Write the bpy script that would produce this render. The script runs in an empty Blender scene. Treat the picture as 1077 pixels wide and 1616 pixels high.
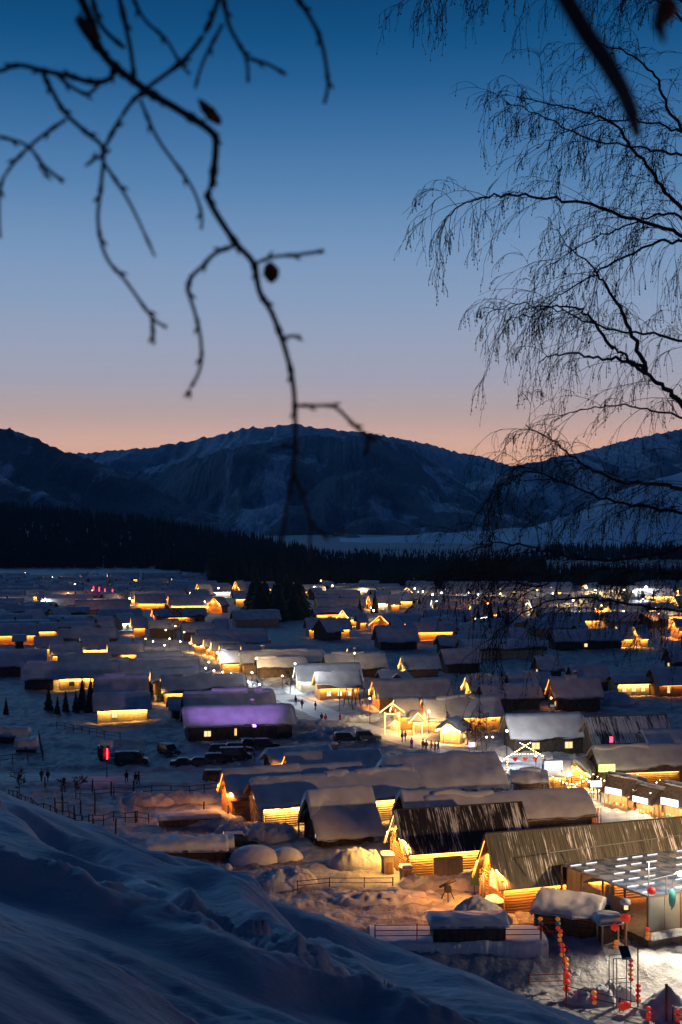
import bpy, bmesh, math, random
import numpy as np
from mathutils import Vector, Matrix
random.seed(7)
RNG = np.random.default_rng(11)
S = bpy.context.scene
C = S.collection
# ------------------------------------------------------------------ camera, sky, exposure
F, CX, CY, CH = 2244.0, 538.5, 808.0, 39.0        # 50 mm lens on 36 mm tall frame, eye 39 m above the valley floor
cd = bpy.data.cameras.new('camera'); cam = bpy.data.objects.new('camera', cd); C.objects.link(cam)
cam.location = (0, 0, CH); cam.rotation_euler = (math.radians(90), 0, 0)
cd.sensor_fit = 'VERTICAL'; cd.sensor_height = 36; cd.sensor_width = 36; cd.lens = 50
cd.clip_start = 0.05; cd.clip_end = 30000
cd.dof.use_dof = True; cd.dof.focus_distance = 190; cd.dof.aperture_fstop = 7.0
S.camera = cam
S.view_settings.view_transform = 'Standard'; S.view_settings.look = 'None'
S.view_settings.exposure = 0.0; S.view_settings.gamma = 1.0; S.view_settings.use_curve_mapping = False
S.render.engine = 'CYCLES'
S.cycles.use_denoising = True
S.cycles.max_bounces = 5; S.cycles.diffuse_bounces = 3; S.cycles.glossy_bounces = 2; S.cycles.transmission_bounces = 3
S.cycles.volume_bounces = 0
S.cycles.sample_clamp_indirect = 3.0
S.cycles.use_light_tree = True

W = bpy.data.worlds.new('World'); S.world = W; W.use_nodes = True
wn, wl = W.node_tree.nodes, W.node_tree.links
wn.clear()
out = wn.new('ShaderNodeOutputWorld'); bg = wn.new('ShaderNodeBackground'); wl.new(bg.outputs[0], out.inputs[0])
tc = wn.new('ShaderNodeTexCoord'); sx = wn.new('ShaderNodeSeparateXYZ'); wl.new(tc.outputs['Generated'], sx.inputs[0])
def ramp(nodes, stops, interp='LINEAR'):
    r = nodes.new('ShaderNodeValToRGB'); r.color_ramp.interpolation = interp
    el = r.color_ramp.elements
    while len(el) > 1: el.remove(el[-1])
    el[0].position = stops[0][0]; el[0].color = (*stops[0][1], 1)
    for p, c in stops[1:]:
        e = el.new(p); e.color = (*c, 1)
    return r
day = ramp(wn, [(0.0, (1.1, .52, .27)), (.033, (1.1, .58, .34)), (.048, (1.05, .62, .47)), (.066, (.77, .56, .52)), (.092, (.50, .50, .60)),
                (.137, (.33, .43, .62)), (.18, (.215, .355, .58)), (.225, (.100, .245, .475)), (.26, (.048, .170, .385)), (.29, (.016, .116, .30)), (.318, (.003, .080, .228)),
                (.348, (.0, .054, .168)), (.40, (.0, .038, .130)), (.55, (.0, .024, .095)), (1.0, (.001, .012, .055))], 'EASE' if False else 'LINEAR')
night = ramp(wn, [(0.0, (.046, .038, .060)), (.22, (.024, .028, .060)), (.5, (.001, .017, .066)), (1.0, (.0, .012, .055))])
wl.new(sx.outputs['Z'], day.inputs[0]); wl.new(sx.outputs['Z'], night.inputs[0])
mr = wn.new('ShaderNodeMapRange'); mr.interpolation_type = 'SMOOTHSTEP'
mr.inputs['From Min'].default_value = -0.35; mr.inputs['From Max'].default_value = 0.75
wl.new(sx.outputs['Y'], mr.inputs['Value'])
mx = wn.new('ShaderNodeMix'); mx.data_type = 'RGBA'
wl.new(mr.outputs[0], mx.inputs['Factor']); wl.new(night.outputs[0], mx.inputs[6]); wl.new(day.outputs[0], mx.inputs[7])
sky = wn.new('ShaderNodeTexSky'); sky.sky_type = 'NISHITA'; sky.sun_disc = False
sky.sun_elevation = math.radians(-4); sky.sun_rotation = math.radians(8)
ad = wn.new('ShaderNodeMix'); ad.data_type = 'RGBA'; ad.blend_type = 'ADD'; ad.inputs['Factor'].default_value = 0.05
wl.new(mx.outputs[2], ad.inputs[6]); wl.new(sky.outputs[0], ad.inputs[7])
wl.new(ad.outputs[2], bg.inputs['Color']); bg.inputs['Strength'].default_value = 1.0
# afterglow above the western ridge: the only "sun", very weak and very soft
sl = bpy.data.lights.new('afterglow', 'SUN'); sl.energy = 0.36; sl.angle = math.radians(22); sl.color = (.22, .55, 1.0)
so = bpy.data.objects.new('afterglow', sl); C.objects.link(so); so.rotation_euler = (math.radians(-68), 0, math.radians(22))

# ------------------------------------------------------------------ helpers
def P(px, py, z=0.0):
    y = F * (CH - z) / (py - CY)
    return Vector(((px - CX) / F * y, y, z))
def Q(px, py, y):
    return Vector(((px - CX) / F * y, y, CH - (py - CY) / F * y))
def tag(o, label=None, cat=None, group=None, kind=None):
    if label: o['label'] = label
    if cat: o['category'] = cat
    if group: o['group'] = group
    if kind: o['kind'] = kind
    return o
def empty(name, loc, rz=0, label=None, cat=None, group=None):
    o = bpy.data.objects.new(name, None); C.objects.link(o); o.location = loc; o.rotation_euler = (0, 0, rz)
    o.empty_display_size = .5
    return tag(o, label, cat, group)
def link_mesh(name, me, mat, parent=None, kind=None):
    me.materials.append(mat) if mat and not me.materials else None
    o = bpy.data.objects.new(name, me); C.objects.link(o)
    if parent: o.parent = parent
    if kind: o['kind'] = kind
    return o
class MB:
    def __init__(s): s.v = []; s.f = []
    def add(s, vs, fs):
        n = len(s.v); s.v += [tuple(p) for p in vs]; s.f += [tuple(i + n for i in f) for f in fs]; return s
    def box(s, x0, x1, y0, y1, z0, z1):
        return s.add([(x0,y0,z0),(x1,y0,z0),(x1,y1,z0),(x0,y1,z0),(x0,y0,z1),(x1,y0,z1),(x1,y1,z1),(x0,y1,z1)],
                     [(0,3,2,1),(4,5,6,7),(0,1,5,4),(1,2,6,5),(2,3,7,6),(3,0,4,7)])
    def bar(s, a, b, w=.1, h=None):
        h = h or w; a, b = Vector(a), Vector(b); d = (b - a)
        if d.length < 1e-6: return s
        d.normalize(); up = Vector((0,0,1)) if abs(d.z) < .95 else Vector((0,1,0))
        r = d.cross(up).normalized(); u = r.cross(d)
        vs = [p + r*(i*w/2) + u*(j*h/2) for p in (a, b) for i, j in ((-1,-1),(1,-1),(1,1),(-1,1))]
        return s.add(vs, [(0,1,2,3),(7,6,5,4),(0,4,5,1),(1,5,6,2),(2,6,7,3),(3,7,4,0)])
    def tube(s, pts, rad, n=6, cap=True):
        pts = [Vector(p) for p in pts]; m = len(pts)
        if not hasattr(rad, '__len__'): rad = [rad] * m
        base = len(s.v)
        ref = Vector((.13, .21, .97))
        for i, p in enumerate(pts):
            d = (pts[min(i+1, m-1)] - pts[max(i-1, 0)])
            d = d.normalized() if d.length > 1e-9 else Vector((0,0,1))
            rr = ref if abs(d.dot(ref)) < .9 else Vector((1, 0, 0))
            a = d.cross(rr).normalized(); b = d.cross(a)
            for k in range(n):
                t = 2 * math.pi * k / n
                q = p + (a * math.cos(t) + b * math.sin(t)) * rad[i]
                s.v.append((q.x, q.y, q.z))
        for i in range(m - 1):
            for k in range(n):
                a0 = base + i*n + k; a1 = base + i*n + (k+1) % n
                s.f.append((a0, a1, a1 + n, a0 + n))
        if cap:
            s.f.append(tuple(base + k for k in range(n))[::-1]); s.f.append(tuple(base + (m-1)*n + k for k in range(n)))
        return s
    def lathe(s, prof, c=(0,0,0), n=12):
        base = len(s.v)
        for r, z in prof:
            for k in range(n):
                t = 2*math.pi*k/n; s.v.append((c[0] + r*math.cos(t), c[1] + r*math.sin(t), c[2] + z))
        for i in range(len(prof)-1):
            for k in range(n):
                a0 = base+i*n+k; a1 = base+i*n+(k+1)%n; s.f.append((a0, a1, a1+n, a0+n))
        s.f.append(tuple(base+k for k in range(n))[::-1]); s.f.append(tuple(base+(len(prof)-1)*n+k for k in range(n)))
        return s
    def build(s, name, mat, parent=None, smooth=False, kind=None):
        me = bpy.data.meshes.new(name); me.from_pydata(s.v, [], s.f); me.update()
        if smooth: me.polygons.foreach_set('use_smooth', [True]*len(me.polygons))
        return link_mesh(name, me, mat, parent, kind)
def np_mesh(name, V, T, mat, parent=None, smooth=True, kind=None):
    """V (n,3) float, T (m,k) int with k = 3 or 4"""
    me = bpy.data.meshes.new(name); k = T.shape[1]
    me.vertices.add(len(V)); me.vertices.foreach_set('co', np.asarray(V, np.float32).ravel())
    me.loops.add(T.size); me.loops.foreach_set('vertex_index', T.astype(np.int32).ravel())
    me.polygons.add(len(T)); me.polygons.foreach_set('loop_start', np.arange(0, T.size, k, dtype=np.int32))
    me.polygons.foreach_set('loop_total', np.full(len(T), k, np.int32))
    me.update(calc_edges=True)
    if smooth: me.polygons.foreach_set('use_smooth', np.ones(len(T), bool))
    return link_mesh(name, me, mat, parent, kind)
def grid_faces(nr, nc, wrap=False):
    i, j = np.meshgrid(np.arange(nr-1), np.arange(nc-1), indexing='ij')
    a = (i*nc + j).ravel(); return np.stack([a, a+1, a+nc+1, a+nc], 1)
# --- value noise
PERM = RNG.permutation(4096); RV = RNG.random(4096)
def vn(x, y, seed=0):
    x = np.asarray(x, float); y = np.asarray(y, float)
    xi = np.floor(x).astype(np.int64); yi = np.floor(y).astype(np.int64); fx = x-xi; fy = y-yi
    fx = fx*fx*fx*(fx*(fx*6-15)+10); fy = fy*fy*fy*(fy*(fy*6-15)+10)
    def h(a, b): return RV[PERM[(PERM[(a + seed*131) & 4095] + b) & 4095]]
    return ((h(xi,yi)*(1-fx)+h(xi+1,yi)*fx)*(1-fy) + (h(xi,yi+1)*(1-fx)+h(xi+1,yi+1)*fx)*fy)*2-1
def fbm(x, y, o=4, seed=0, gain=.5, lac=2.03):
    s = 0; a = 1; t = 0
    for k in range(o):
        s = s + a*vn(np.asarray(x)*lac**k, np.asarray(y)*lac**k, seed+k); t += a; a *= gain
    return s/t
def sstep(a, b, x):
    t = np.clip((np.asarray(x, float)-a)/(b-a), 0, 1); return t*t*(3-2*t)

# ------------------------------------------------------------------ materials
def mat(name, col, rough=.7, spec=.3, emit=None, es=0, metal=0):
    m = bpy.data.materials.new(name); m.use_nodes = True; b = m.node_tree.nodes['Principled BSDF']
    b.inputs['Base Color'].default_value = (*col, 1); b.inputs['Roughness'].default_value = rough
    b.inputs['Specular IOR Level'].default_value = spec; b.inputs['Metallic'].default_value = metal
    if emit: b.inputs['Emission Color'].default_value = (*emit, 1); b.inputs['Emission Strength'].default_value = es
    return m
def noisy(name, c0, c1, scale=4, rough=.7, stretch=(1,1,1), bump=.2, bscale=None, lo=.35, hi=.65, spec=.3, coords='Object', detail=5, bdist=.05):
    m = mat(name, c0, rough, spec); n, l = m.node_tree.nodes, m.node_tree.links; b = n['Principled BSDF']
    t = n.new('ShaderNodeTexCoord'); mp = n.new('ShaderNodeMapping'); mp.inputs['Scale'].default_value = stretch
    l.new(t.outputs[coords], mp.inputs[0])
    z = n.new('ShaderNodeTexNoise'); z.inputs['Scale'].default_value = scale; z.inputs['Detail'].default_value = detail
    l.new(mp.outputs[0], z.inputs['Vector'])
    r = ramp(n, [(lo, c0), (hi, c1)]); l.new(z.outputs['Fac'], r.inputs[0]); l.new(r.outputs[0], b.inputs['Base Color'])
    if bump:
        z2 = n.new('ShaderNodeTexNoise'); z2.inputs['Scale'].default_value = bscale or scale*3; z2.inputs['Detail'].default_value = 6
        l.new(mp.outputs[0], z2.inputs['Vector'])
        bp = n.new('ShaderNodeBump'); bp.inputs['Strength'].default_value = bump; bp.inputs['Distance'].default_value = bdist
        l.new(z2.outputs['Fac'], bp.inputs['Height']); l.new(bp.outputs[0], b.inputs['Normal'])
    return m
def glow(name, col, s):
    m = mat(name, (0,0,0), .6, 0, col, s); return m
WARM, ORANGE, COLD, PURP, RED = (1, .49, .105), (1, .34, .06), (.80, .95, 1.0), (.45, .16, 1.0), (1, .05, .08)
M = dict(
    snow=noisy('snow', (.74,.76,.80), (.84,.85,.87), .6, .65, bump=.35, bscale=2.2, coords='Object', bdist=.12),
    gsnow=noisy('trodden_snow', (.40,.42,.47), (.72,.73,.76), .55, .7, bump=.9, bscale=1.7, coords='Object', bdist=.28),
    roofsnow=noisy('roof_snow', (.60,.57,.57), (.78,.76,.76), .5, .65, bump=.3, bscale=1.6, bdist=.1),
    packed=noisy('packed_snow', (.62,.63,.66), (.76,.76,.78), .5, .6, bump=.5, bscale=1.8, bdist=.08),
    log=noisy('log_wood', (.30,.17,.07), (.46,.28,.12), 2.5, .7, (.25,1,3), .4, 8),
    plank=noisy('plank_wood', (.26,.15,.07), (.42,.26,.12), 3, .75, (1,1,.15), .3, 9),
    dark=noisy('dark_weathered_wood', (.045,.035,.03), (.10,.075,.055), 3, .85, (1,1,.3), .3, 9),
    mid=noisy('brown_wood', (.13,.08,.045), (.22,.14,.08), 3, .8, (1,1,.3), .3, 9),
    pale=noisy('pale_board', (.42,.34,.22), (.58,.48,.33), 3, .7, (1,1,.2), .2, 9),
    metal=mat('grey_metal', (.25,.25,.26), .45, .5, metal=.6),
    redpaint=noisy('red_paint', (.36,.045,.025), (.48,.07,.035), 6, .5, bump=.1),
    blackp=mat('black_iron', (.02,.02,.022), .5, .4),
    bark=noisy('birch_bark', (.035,.028,.024), (.11,.09,.08), 9, .9, (1,1,.4), .5, 20, bdist=.01),
    twig=mat('twig_bark', (.040,.024,.020), .85, .2),
    leafdry=noisy('dry_leaf', (.16,.045,.02), (.26,.09,.04), 60, .8, bump=.2),
    spruce=noisy('spruce_needles', (.010,.020,.014), (.028,.045,.028), 1.2, .9, bump=0, coords='Object'),
    sprucefar=noisy('far_spruce', (.012,.016,.014), (.030,.036,.030), .08, .95, bump=0, coords='Object'),
    winwarm=glow('lit_window_warm', (1,.66,.30), 1.5), wincold=glow('lit_window_cool', (.85,.98,.9), 1.0),
    windark=mat('dark_window_glass', (.02,.03,.04), .1, .6),
    gwarm=glow('warm_light_strip', (1,.56,.16), 5.0), gorange=glow('orange_light_strip', (1,.33,.06), 5.0),
    gcold=glow('cool_light_strip', (.8,.95,1), 5.0), gred=glow('red_neon', (1,.03,.06), 7.0), gpurp=glow('purple_light', (.5,.2,1), 6.0),
    glamp=glow('lamp_glow_warm', (1,.72,.36), 26.0), glampc=glow('lamp_glow_cool', (.88,.96,1), 26.0), glampo=glow('lamp_glow_orange', (1,.4,.1), 22.0),
    carp=mat('black_car_paint', (.012,.013,.016), .25, .5), cargrey=mat('grey_car_paint', (.07,.075,.085), .3, .5), carglass=mat('car_glass', (.015,.018,.022), .08, .6),
    tyre=mat('tyre_rubber', (.012,.012,.012), .9, .2), lens=mat('headlight_lens', (.5,.5,.5), .2, .6),
    cloth=mat('dark_trousers', (.015,.016,.022), .9, .2), skin=mat('skin', (.42,.26,.19), .6, .3),
    lanred=mat('red_lantern_paper', (.75,.035,.02), .5, .3, (1,.06,.03), .25), lanor=mat('orange_lantern_paper', (.85,.26,.04), .5, .3, (1,.3,.06), .25),
    lanteal=mat('teal_lantern_paper', (.10,.45,.42), .5, .3), gold=mat('gold_trim', (.7,.45,.08), .4, .5),
)
def plank_roof(name, c0, c1, snowy=.5, seed=0):
    m = mat(name, c0, .55, .4); n, l = m.node_tree.nodes, m.node_tree.links; b = n['Principled BSDF']
    t = n.new('ShaderNodeTexCoord')
    mp = n.new('ShaderNodeMapping'); mp.inputs['Scale'].default_value = (4.6,.22,.25); mp.inputs['Location'].default_value = (seed,0,0); l.new(t.outputs['Object'], mp.inputs[0])
    z = n.new('ShaderNodeTexNoise'); z.inputs['Scale'].default_value = 1.6; z.inputs['Detail'].default_value = 6; l.new(mp.outputs[0], z.inputs['Vector'])
    r = ramp(n, [(.3, c0), (.7, c1)]); l.new(z.outputs['Fac'], r.inputs[0])
    z2 = n.new('ShaderNodeTexNoise'); z2.inputs['Scale'].default_value = .42; z2.inputs['Detail'].default_value = 7; z2.inputs['Roughness'].default_value = .7
    mp2 = n.new('ShaderNodeMapping'); mp2.inputs['Scale'].default_value = (.9,.28,.4); mp2.inputs['Location'].default_value = (seed*3,seed,0); l.new(t.outputs['Object'], mp2.inputs[0]); l.new(mp2.outputs[0], z2.inputs['Vector'])
    ml = n.new('ShaderNodeMath'); ml.operation = 'MULTIPLY'; l.new(z.outputs['Fac'], ml.inputs[0]); l.new(z2.outputs['Fac'], ml.inputs[1])
    r2 = ramp(n, [(snowy, (0,0,0)), (snowy+.07, (1,1,1))]); l.new(ml.outputs[0], r2.inputs[0])
    mx = n.new('ShaderNodeMix'); mx.data_type = 'RGBA'; l.new(r2.outputs[0], mx.inputs['Factor']); l.new(r.outputs[0], mx.inputs[6]); mx.inputs[7].default_value = (.78,.78,.8,1)
    l.new(mx.outputs[2], b.inputs['Base Color'])
    return m
M['roofA'] = plank_roof('dark_plank_roof', (.010,.008,.009), (.032,.024,.026), .262, 3)
M['roofB'] = plank_roof('grey_plank_roof', (.035,.033,.028), (.14,.13,.10), .31, 9)
M['roofP'] = plank_roof('patchy_roof', (.03,.02,.03), (.06,.05,.06), .20, 5)
def mountain_mat(name, dark, lo, hi, scale, stripes=False, crest=None, snow=(.62,.68,.78)):
    m = mat(name, dark, .95, .1); n, l = m.node_tree.nodes, m.node_tree.links; b = n['Principled BSDF']
    t = n.new('ShaderNodeTexCoord'); mp = n.new('ShaderNodeMapping'); mp.inputs['Scale'].default_value = (1.3,.22,.30); mp.inputs['Rotation'].default_value = (0,.25,0); l.new(t.outputs['Object'], mp.inputs[0])
    z = n.new('ShaderNodeTexNoise'); z.inputs['Scale'].default_value = scale; z.inputs['Detail'].default_value = 10; z.inputs['Roughness'].default_value = .62; z.inputs['Distortion'].default_value = .6
    l.new(mp.outputs[0], z.inputs['Vector'])
    src = z.outputs['Fac']
    if crest:
        sp = n.new('ShaderNodeSeparateXYZ'); l.new(t.outputs['Object'], sp.inputs[0])
        q = n.new('ShaderNodeMapRange'); q.inputs['From Min'].default_value = crest[0]; q.inputs['From Max'].default_value = crest[1]; q.inputs['To Max'].default_value = crest[2]
        l.new(sp.outputs['Z'], q.inputs['Value']); a = n.new('ShaderNodeMath'); a.operation = 'ADD'; l.new(src, a.inputs[0]); l.new(q.outputs[0], a.inputs[1]); src = a.outputs[0]
    r = ramp(n, [(lo, dark), ((lo+hi)/2, tuple(d*.65+s*.35 for d, s in zip(dark, snow))), (hi, snow)]); l.new(src, r.inputs[0])
    z3 = n.new('ShaderNodeTexNoise'); z3.inputs['Scale'].default_value = scale*26; z3.inputs['Detail'].default_value = 4; l.new(mp.outputs[0], z3.inputs['Vector'])
    r3 = ramp(n, [(.38, (.5,.5,.5)), (.62, (1.0,1.0,1.0))]); l.new(z3.outputs['Fac'], r3.inputs[0])
    mx = n.new('ShaderNodeMix'); mx.data_type = 'RGBA'; mx.blend_type = 'MULTIPLY'; mx.inputs['Factor'].default_value = .8
    l.new(r.outputs[0], mx.inputs[6]); l.new(r3.outputs[0], mx.inputs[7]); l.new(mx.outputs[2], b.inputs['Base Color'])
    bp = n.new('ShaderNodeBump'); bp.inputs['Strength'].default_value = .6; bp.inputs['Distance'].default_value = 12; l.new(z3.outputs['Fac'], bp.inputs['Height']); l.new(bp.outputs[0], b.inputs['Normal'])
    return m

# ------------------------------------------------------------------ terrain
def hill_base(x, y):
    x = np.asarray(x, float); y = np.asarray(y, float)
    return 37.25 - .128*y - .39*60*np.tanh(x/60) - .004*np.maximum(y, 0)**2
def hill_pt(px, py):
    kx = (px-CX)/F; kz = (py-CY)/F
    for d in np.arange(3, 60, .05):
        if CH - kz*d <= hill_base(kx*d, d): return (kx*d, d)
    d = 21 if px < 700 else 24
    return (kx*d, d)
def seg_dist(x, y, pts):
    best = np.full(np.shape(x), 1e9); side = np.zeros(np.shape(x))
    for (ax, ay), (bx, by) in zip(pts[:-1], pts[1:]):
        dx, dy = bx-ax, by-ay; L2 = dx*dx+dy*dy+1e-9
        t = np.clip(((x-ax)*dx+(y-ay)*dy)/L2, 0, 1); ex, ey = x-ax-t*dx, y-ay-t*dy
        d = np.hypot(ex, ey); s = np.sign(ex*dy-ey*dx); m = d < best
        best = np.where(m, d, best); side = np.where(m, s, side)
    return best, side
TR = [  # trodden trench and wind-blown furrows on the near slope
    ([(-60,1322),(0,1346),(56,1374),(128,1401),(195,1424),(250,1446),(312,1463),(357,1491),(390,1513),(446,1541),(490,1563),(557,1574),(600,1597),(680,1640)], .30, .36, .11),
    ([(60,1300),(100,1318),(145,1346),(212,1379),(290,1413),(357,1446),(423,1485),(501,1524),(557,1552),(650,1590),(760,1640)], .42, .34, .02),
    ([(240,1330),(300,1357),(390,1390),(446,1424),(501,1463),(557,1507),(600,1541),(700,1600),(760,1650)], .55, .36, .015),
    ([(-40,1440),(60,1470),(160,1512),(260,1560),(340,1610),(400,1660)], .5, .16, .02),
    ([(420,1392),(500,1432),(590,1490),(680,1545),(780,1600),(850,1650)], .6, .28, .015),
]
TRW = [([hill_pt(*p) for p in pl], w, dp, rg) for pl, w, dp, rg in TR]
ROAD_L = [P(-60,1228)[:2], P(100,1226)[:2], P(230,1228)[:2], P(330,1228)[:2], P(470,1212)[:2]]
PATH_C = [P(430,1092)[:2], P(480,1112)[:2], P(520,1130)[:2], P(575,1150)[:2], P(640,1168)[:2], P(720,1186)[:2], P(800,1205)[:2]]
PATH_R = [P(720,1190)[:2], P(860,1225)[:2], P(960,1262)[:2], P(1080,1290)[:2]]
YARD = (P(1000,1560)[0], P(1000,1560)[1])
def gz(x, y, fine=True):
    x = np.asarray(x, float); y = np.asarray(y, float)
    hb = hill_base(x, y)
    on = sstep(0, 4, hb)
    z = .5*(hb + np.sqrt(hb*hb + 1.2))
    z = np.where(y > 1, z, np.maximum(hb, 0))
    # smooth wind drifts running down the slope
    u = x*.88 - y*.47; v = x*.47 + y*.88
    z = z + on*(.22*(.45-2*np.abs(fbm(v*.36+3, u*.10, 3, 5))) + .10*fbm(v*1.1, u*.22, 3, 9) + .035*fbm(v*3.2, u*.5, 4, 12) + .012*fbm(v*11, u*2.4, 4, 14)) * sstep(1.0, 5, y)
    for pts, w, dp, rg in TRW:
        near = (y > .5) & (y < 60) & (x > -30) & (x < 30)
        if not np.any(near): continue
        d, s = seg_dist(np.where(near, x, 1e3), np.where(near, y, 1e3), pts)
        wv = w*(1 + .3*fbm(x*1.3, y*1.3, 2, 21)); rough = rg*(fbm(x*3.2, y*3.2, 5, 30, .6)*1.1 + .9*fbm(x*9, y*9, 4, 35, .6) + .7*np.abs(fbm(x*2, y*2, 2, 33)))*np.exp(-((d-w*.9)/(w*1.1))**2)
        dp = dp*1.3; z = z - near*(dp*np.exp(-(d/wv)**2) - dp*.42*np.exp(-((d-wv*1.9)/(wv*.7))**2)*(.6+.4*s) - rough)
    # valley floor: lumpy trodden snow
    va = (1-on)*sstep(60, 100, y)
    near_amp = 1 - .75*sstep(260, 600, y)
    b = .45*fbm(x*.13, y*.13, 4, 40) + .30*np.abs(fbm(x*.45, y*.45, 4, 44))*near_amp + .28*np.maximum(0, fbm(x*.22+9, y*.22, 3, 50)-.12)*2.2 + (.26*fbm(x*1.1, y*1.1, 4, 55, .6) + .22*np.abs(fbm(x*.7+4, y*.7, 3, 57)))*near_amp
    flat = np.ones_like(z)
    for pl, w in ((ROAD_L, 4.0), (PATH_C, 4.2), (PATH_R, 3.0)):
        d, s = seg_dist(x, y, pl); flat = flat*sstep(w*.8, w*1.6, d); b = b + .35*np.exp(-((d-w*1.7)/1.3)**2)*(1+fbm(x*.8, y*.8, 3, 61))
    d = np.hypot(x-YARD[0]-2, y-YARD[1]+2); flat = flat*(.15+.85*sstep(5, 9, d))
    z = z + va*np.maximum(b, -.25)*flat
    z = z - 1.6*(1-sstep(120, 124.5, y))*sstep(-4, 2, x)*(1-on)*sstep(60, 90, y)
    # wooded rise on the left behind the village, and far terrain
    k = (CX + x/np.maximum(y, 1)*F)
    rise = np.interp(k, [-500,0,170,300,400,480,545], [44,36,27,16,8,3,0])*sstep(960, 1400, y)*(1-sstep(1480, 1900, y))
    z = z + rise + sstep(700, 1500, y)*1.2*fbm(x*.01, y*.01, 3, 70)
    return z
def g1(x, y): return float(gz(np.array([x]), np.array([y]))[0])
rows = np.concatenate([[-30,-20,-12,-7,-4,-2,-1,0,.5], np.exp(np.linspace(math.log(1.0), math.log(5.5), 60)), np.exp(np.linspace(math.log(5.55), math.log(40), 640)), np.exp(np.linspace(math.log(41), math.log(96), 60)),
                       np.exp(np.linspace(math.log(97), math.log(420), 420)), np.exp(np.linspace(math.log(425), math.log(9000), 150))])
tx = np.concatenate([np.linspace(-1.6,-.34,24), np.linspace(-.33,.33,420), np.linspace(.34,1.6,24)])
Yg, Tg = np.meshgrid(rows, tx, indexing='ij'); Xg = Tg*(np.maximum(Yg, 0)+6.0)
Zg = gz(Xg, Yg)
_n, _l = M['gsnow'].node_tree.nodes, M['gsnow'].node_tree.links
_t = _n.new('ShaderNodeTexCoord'); _s = _n.new('ShaderNodeSeparateXYZ'); _m = _n.new('ShaderNodeMapRange')
_l.new(_t.outputs['Object'], _s.inputs[0]); _l.new(_s.outputs['Y'], _m.inputs['Value']); _m.inputs['From Min'].default_value = 50; _m.inputs['From Max'].default_value = 95
_m.inputs['To Min'].default_value = .04; _m.inputs['To Max'].default_value = .32
_b = [q for q in _n if q.type == 'BUMP'][0]; _l.new(_m.outputs[0], _b.inputs['Distance'])
_mp = _n.new('ShaderNodeMapping'); _mp.inputs['Scale'].default_value = (1.2, 4.0, 1.5); _mp.inputs['Rotation'].default_value = (0, 0, .45); _l.new(_t.outputs['Object'], _mp.inputs[0])
_z = _n.new('ShaderNodeTexNoise'); _z.inputs['Scale'].default_value = 2.2; _z.inputs['Detail'].default_value = 9; _z.inputs['Roughness'].default_value = .72; _l.new(_mp.outputs[0], _z.inputs['Vector'])
_b2 = _n.new('ShaderNodeBump'); _b2.inputs['Strength'].default_value = .8; _b2.inputs['Distance'].default_value = .085; _l.new(_z.outputs['Fac'], _b2.inputs['Height']); _l.new(_b.outputs[0], _b2.inputs['Normal'])
_l.new(_b2.outputs[0], _n['Principled BSDF'].inputs['Normal'])
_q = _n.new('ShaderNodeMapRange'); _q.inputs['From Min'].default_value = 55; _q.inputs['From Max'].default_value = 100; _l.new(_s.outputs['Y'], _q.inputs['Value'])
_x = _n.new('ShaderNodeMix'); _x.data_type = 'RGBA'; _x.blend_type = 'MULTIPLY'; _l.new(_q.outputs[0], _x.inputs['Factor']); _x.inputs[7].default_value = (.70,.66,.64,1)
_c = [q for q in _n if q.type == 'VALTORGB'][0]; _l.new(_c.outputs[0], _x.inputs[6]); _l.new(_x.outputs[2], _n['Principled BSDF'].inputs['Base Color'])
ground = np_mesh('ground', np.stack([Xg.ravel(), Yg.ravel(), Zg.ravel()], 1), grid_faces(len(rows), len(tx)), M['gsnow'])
tag(ground, kind='structure')
def strip(name, pl, w, m, dz=.035):
    pts = [Vector((p[0], p[1], 0)) for p in pl]; den = []
    for a, b in zip(pts[:-1], pts[1:]):
        n = max(2, int((b-a).length/1.0)); den += [a.lerp(b, i/n) for i in range(n)]
    den.append(pts[-1]); V = []; nc = 9
    for i, p in enumerate(den):
        d = (den[min(i+1, len(den)-1)] - den[max(0, i-1)]).normalized(); r = Vector((d.y, -d.x, 0))
        for j in range(nc):
            q = p + r*w*(j/(nc-1)*2-1)*(1+.12*math.sin(i*.7+j)*.5); V.append((q.x, q.y))
    V = np.array(V); z = gz(V[:,0], V[:,1]) + dz
    o = np_mesh(name, np.column_stack([V, z]), grid_faces(len(den), nc), m); tag(o, kind='structure'); return o
M['dirty'] = noisy('dirty_road_snow', (.16,.14,.15), (.34,.32,.34), .6, .6, bump=.4, bscale=2, bdist=.08)
strip('road', ROAD_L, 3.2, M['dirty']); strip('village_path', PATH_C, 3.2, M['packed']); strip('market_path', PATH_R, 2.2, M['packed'], .05)

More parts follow.
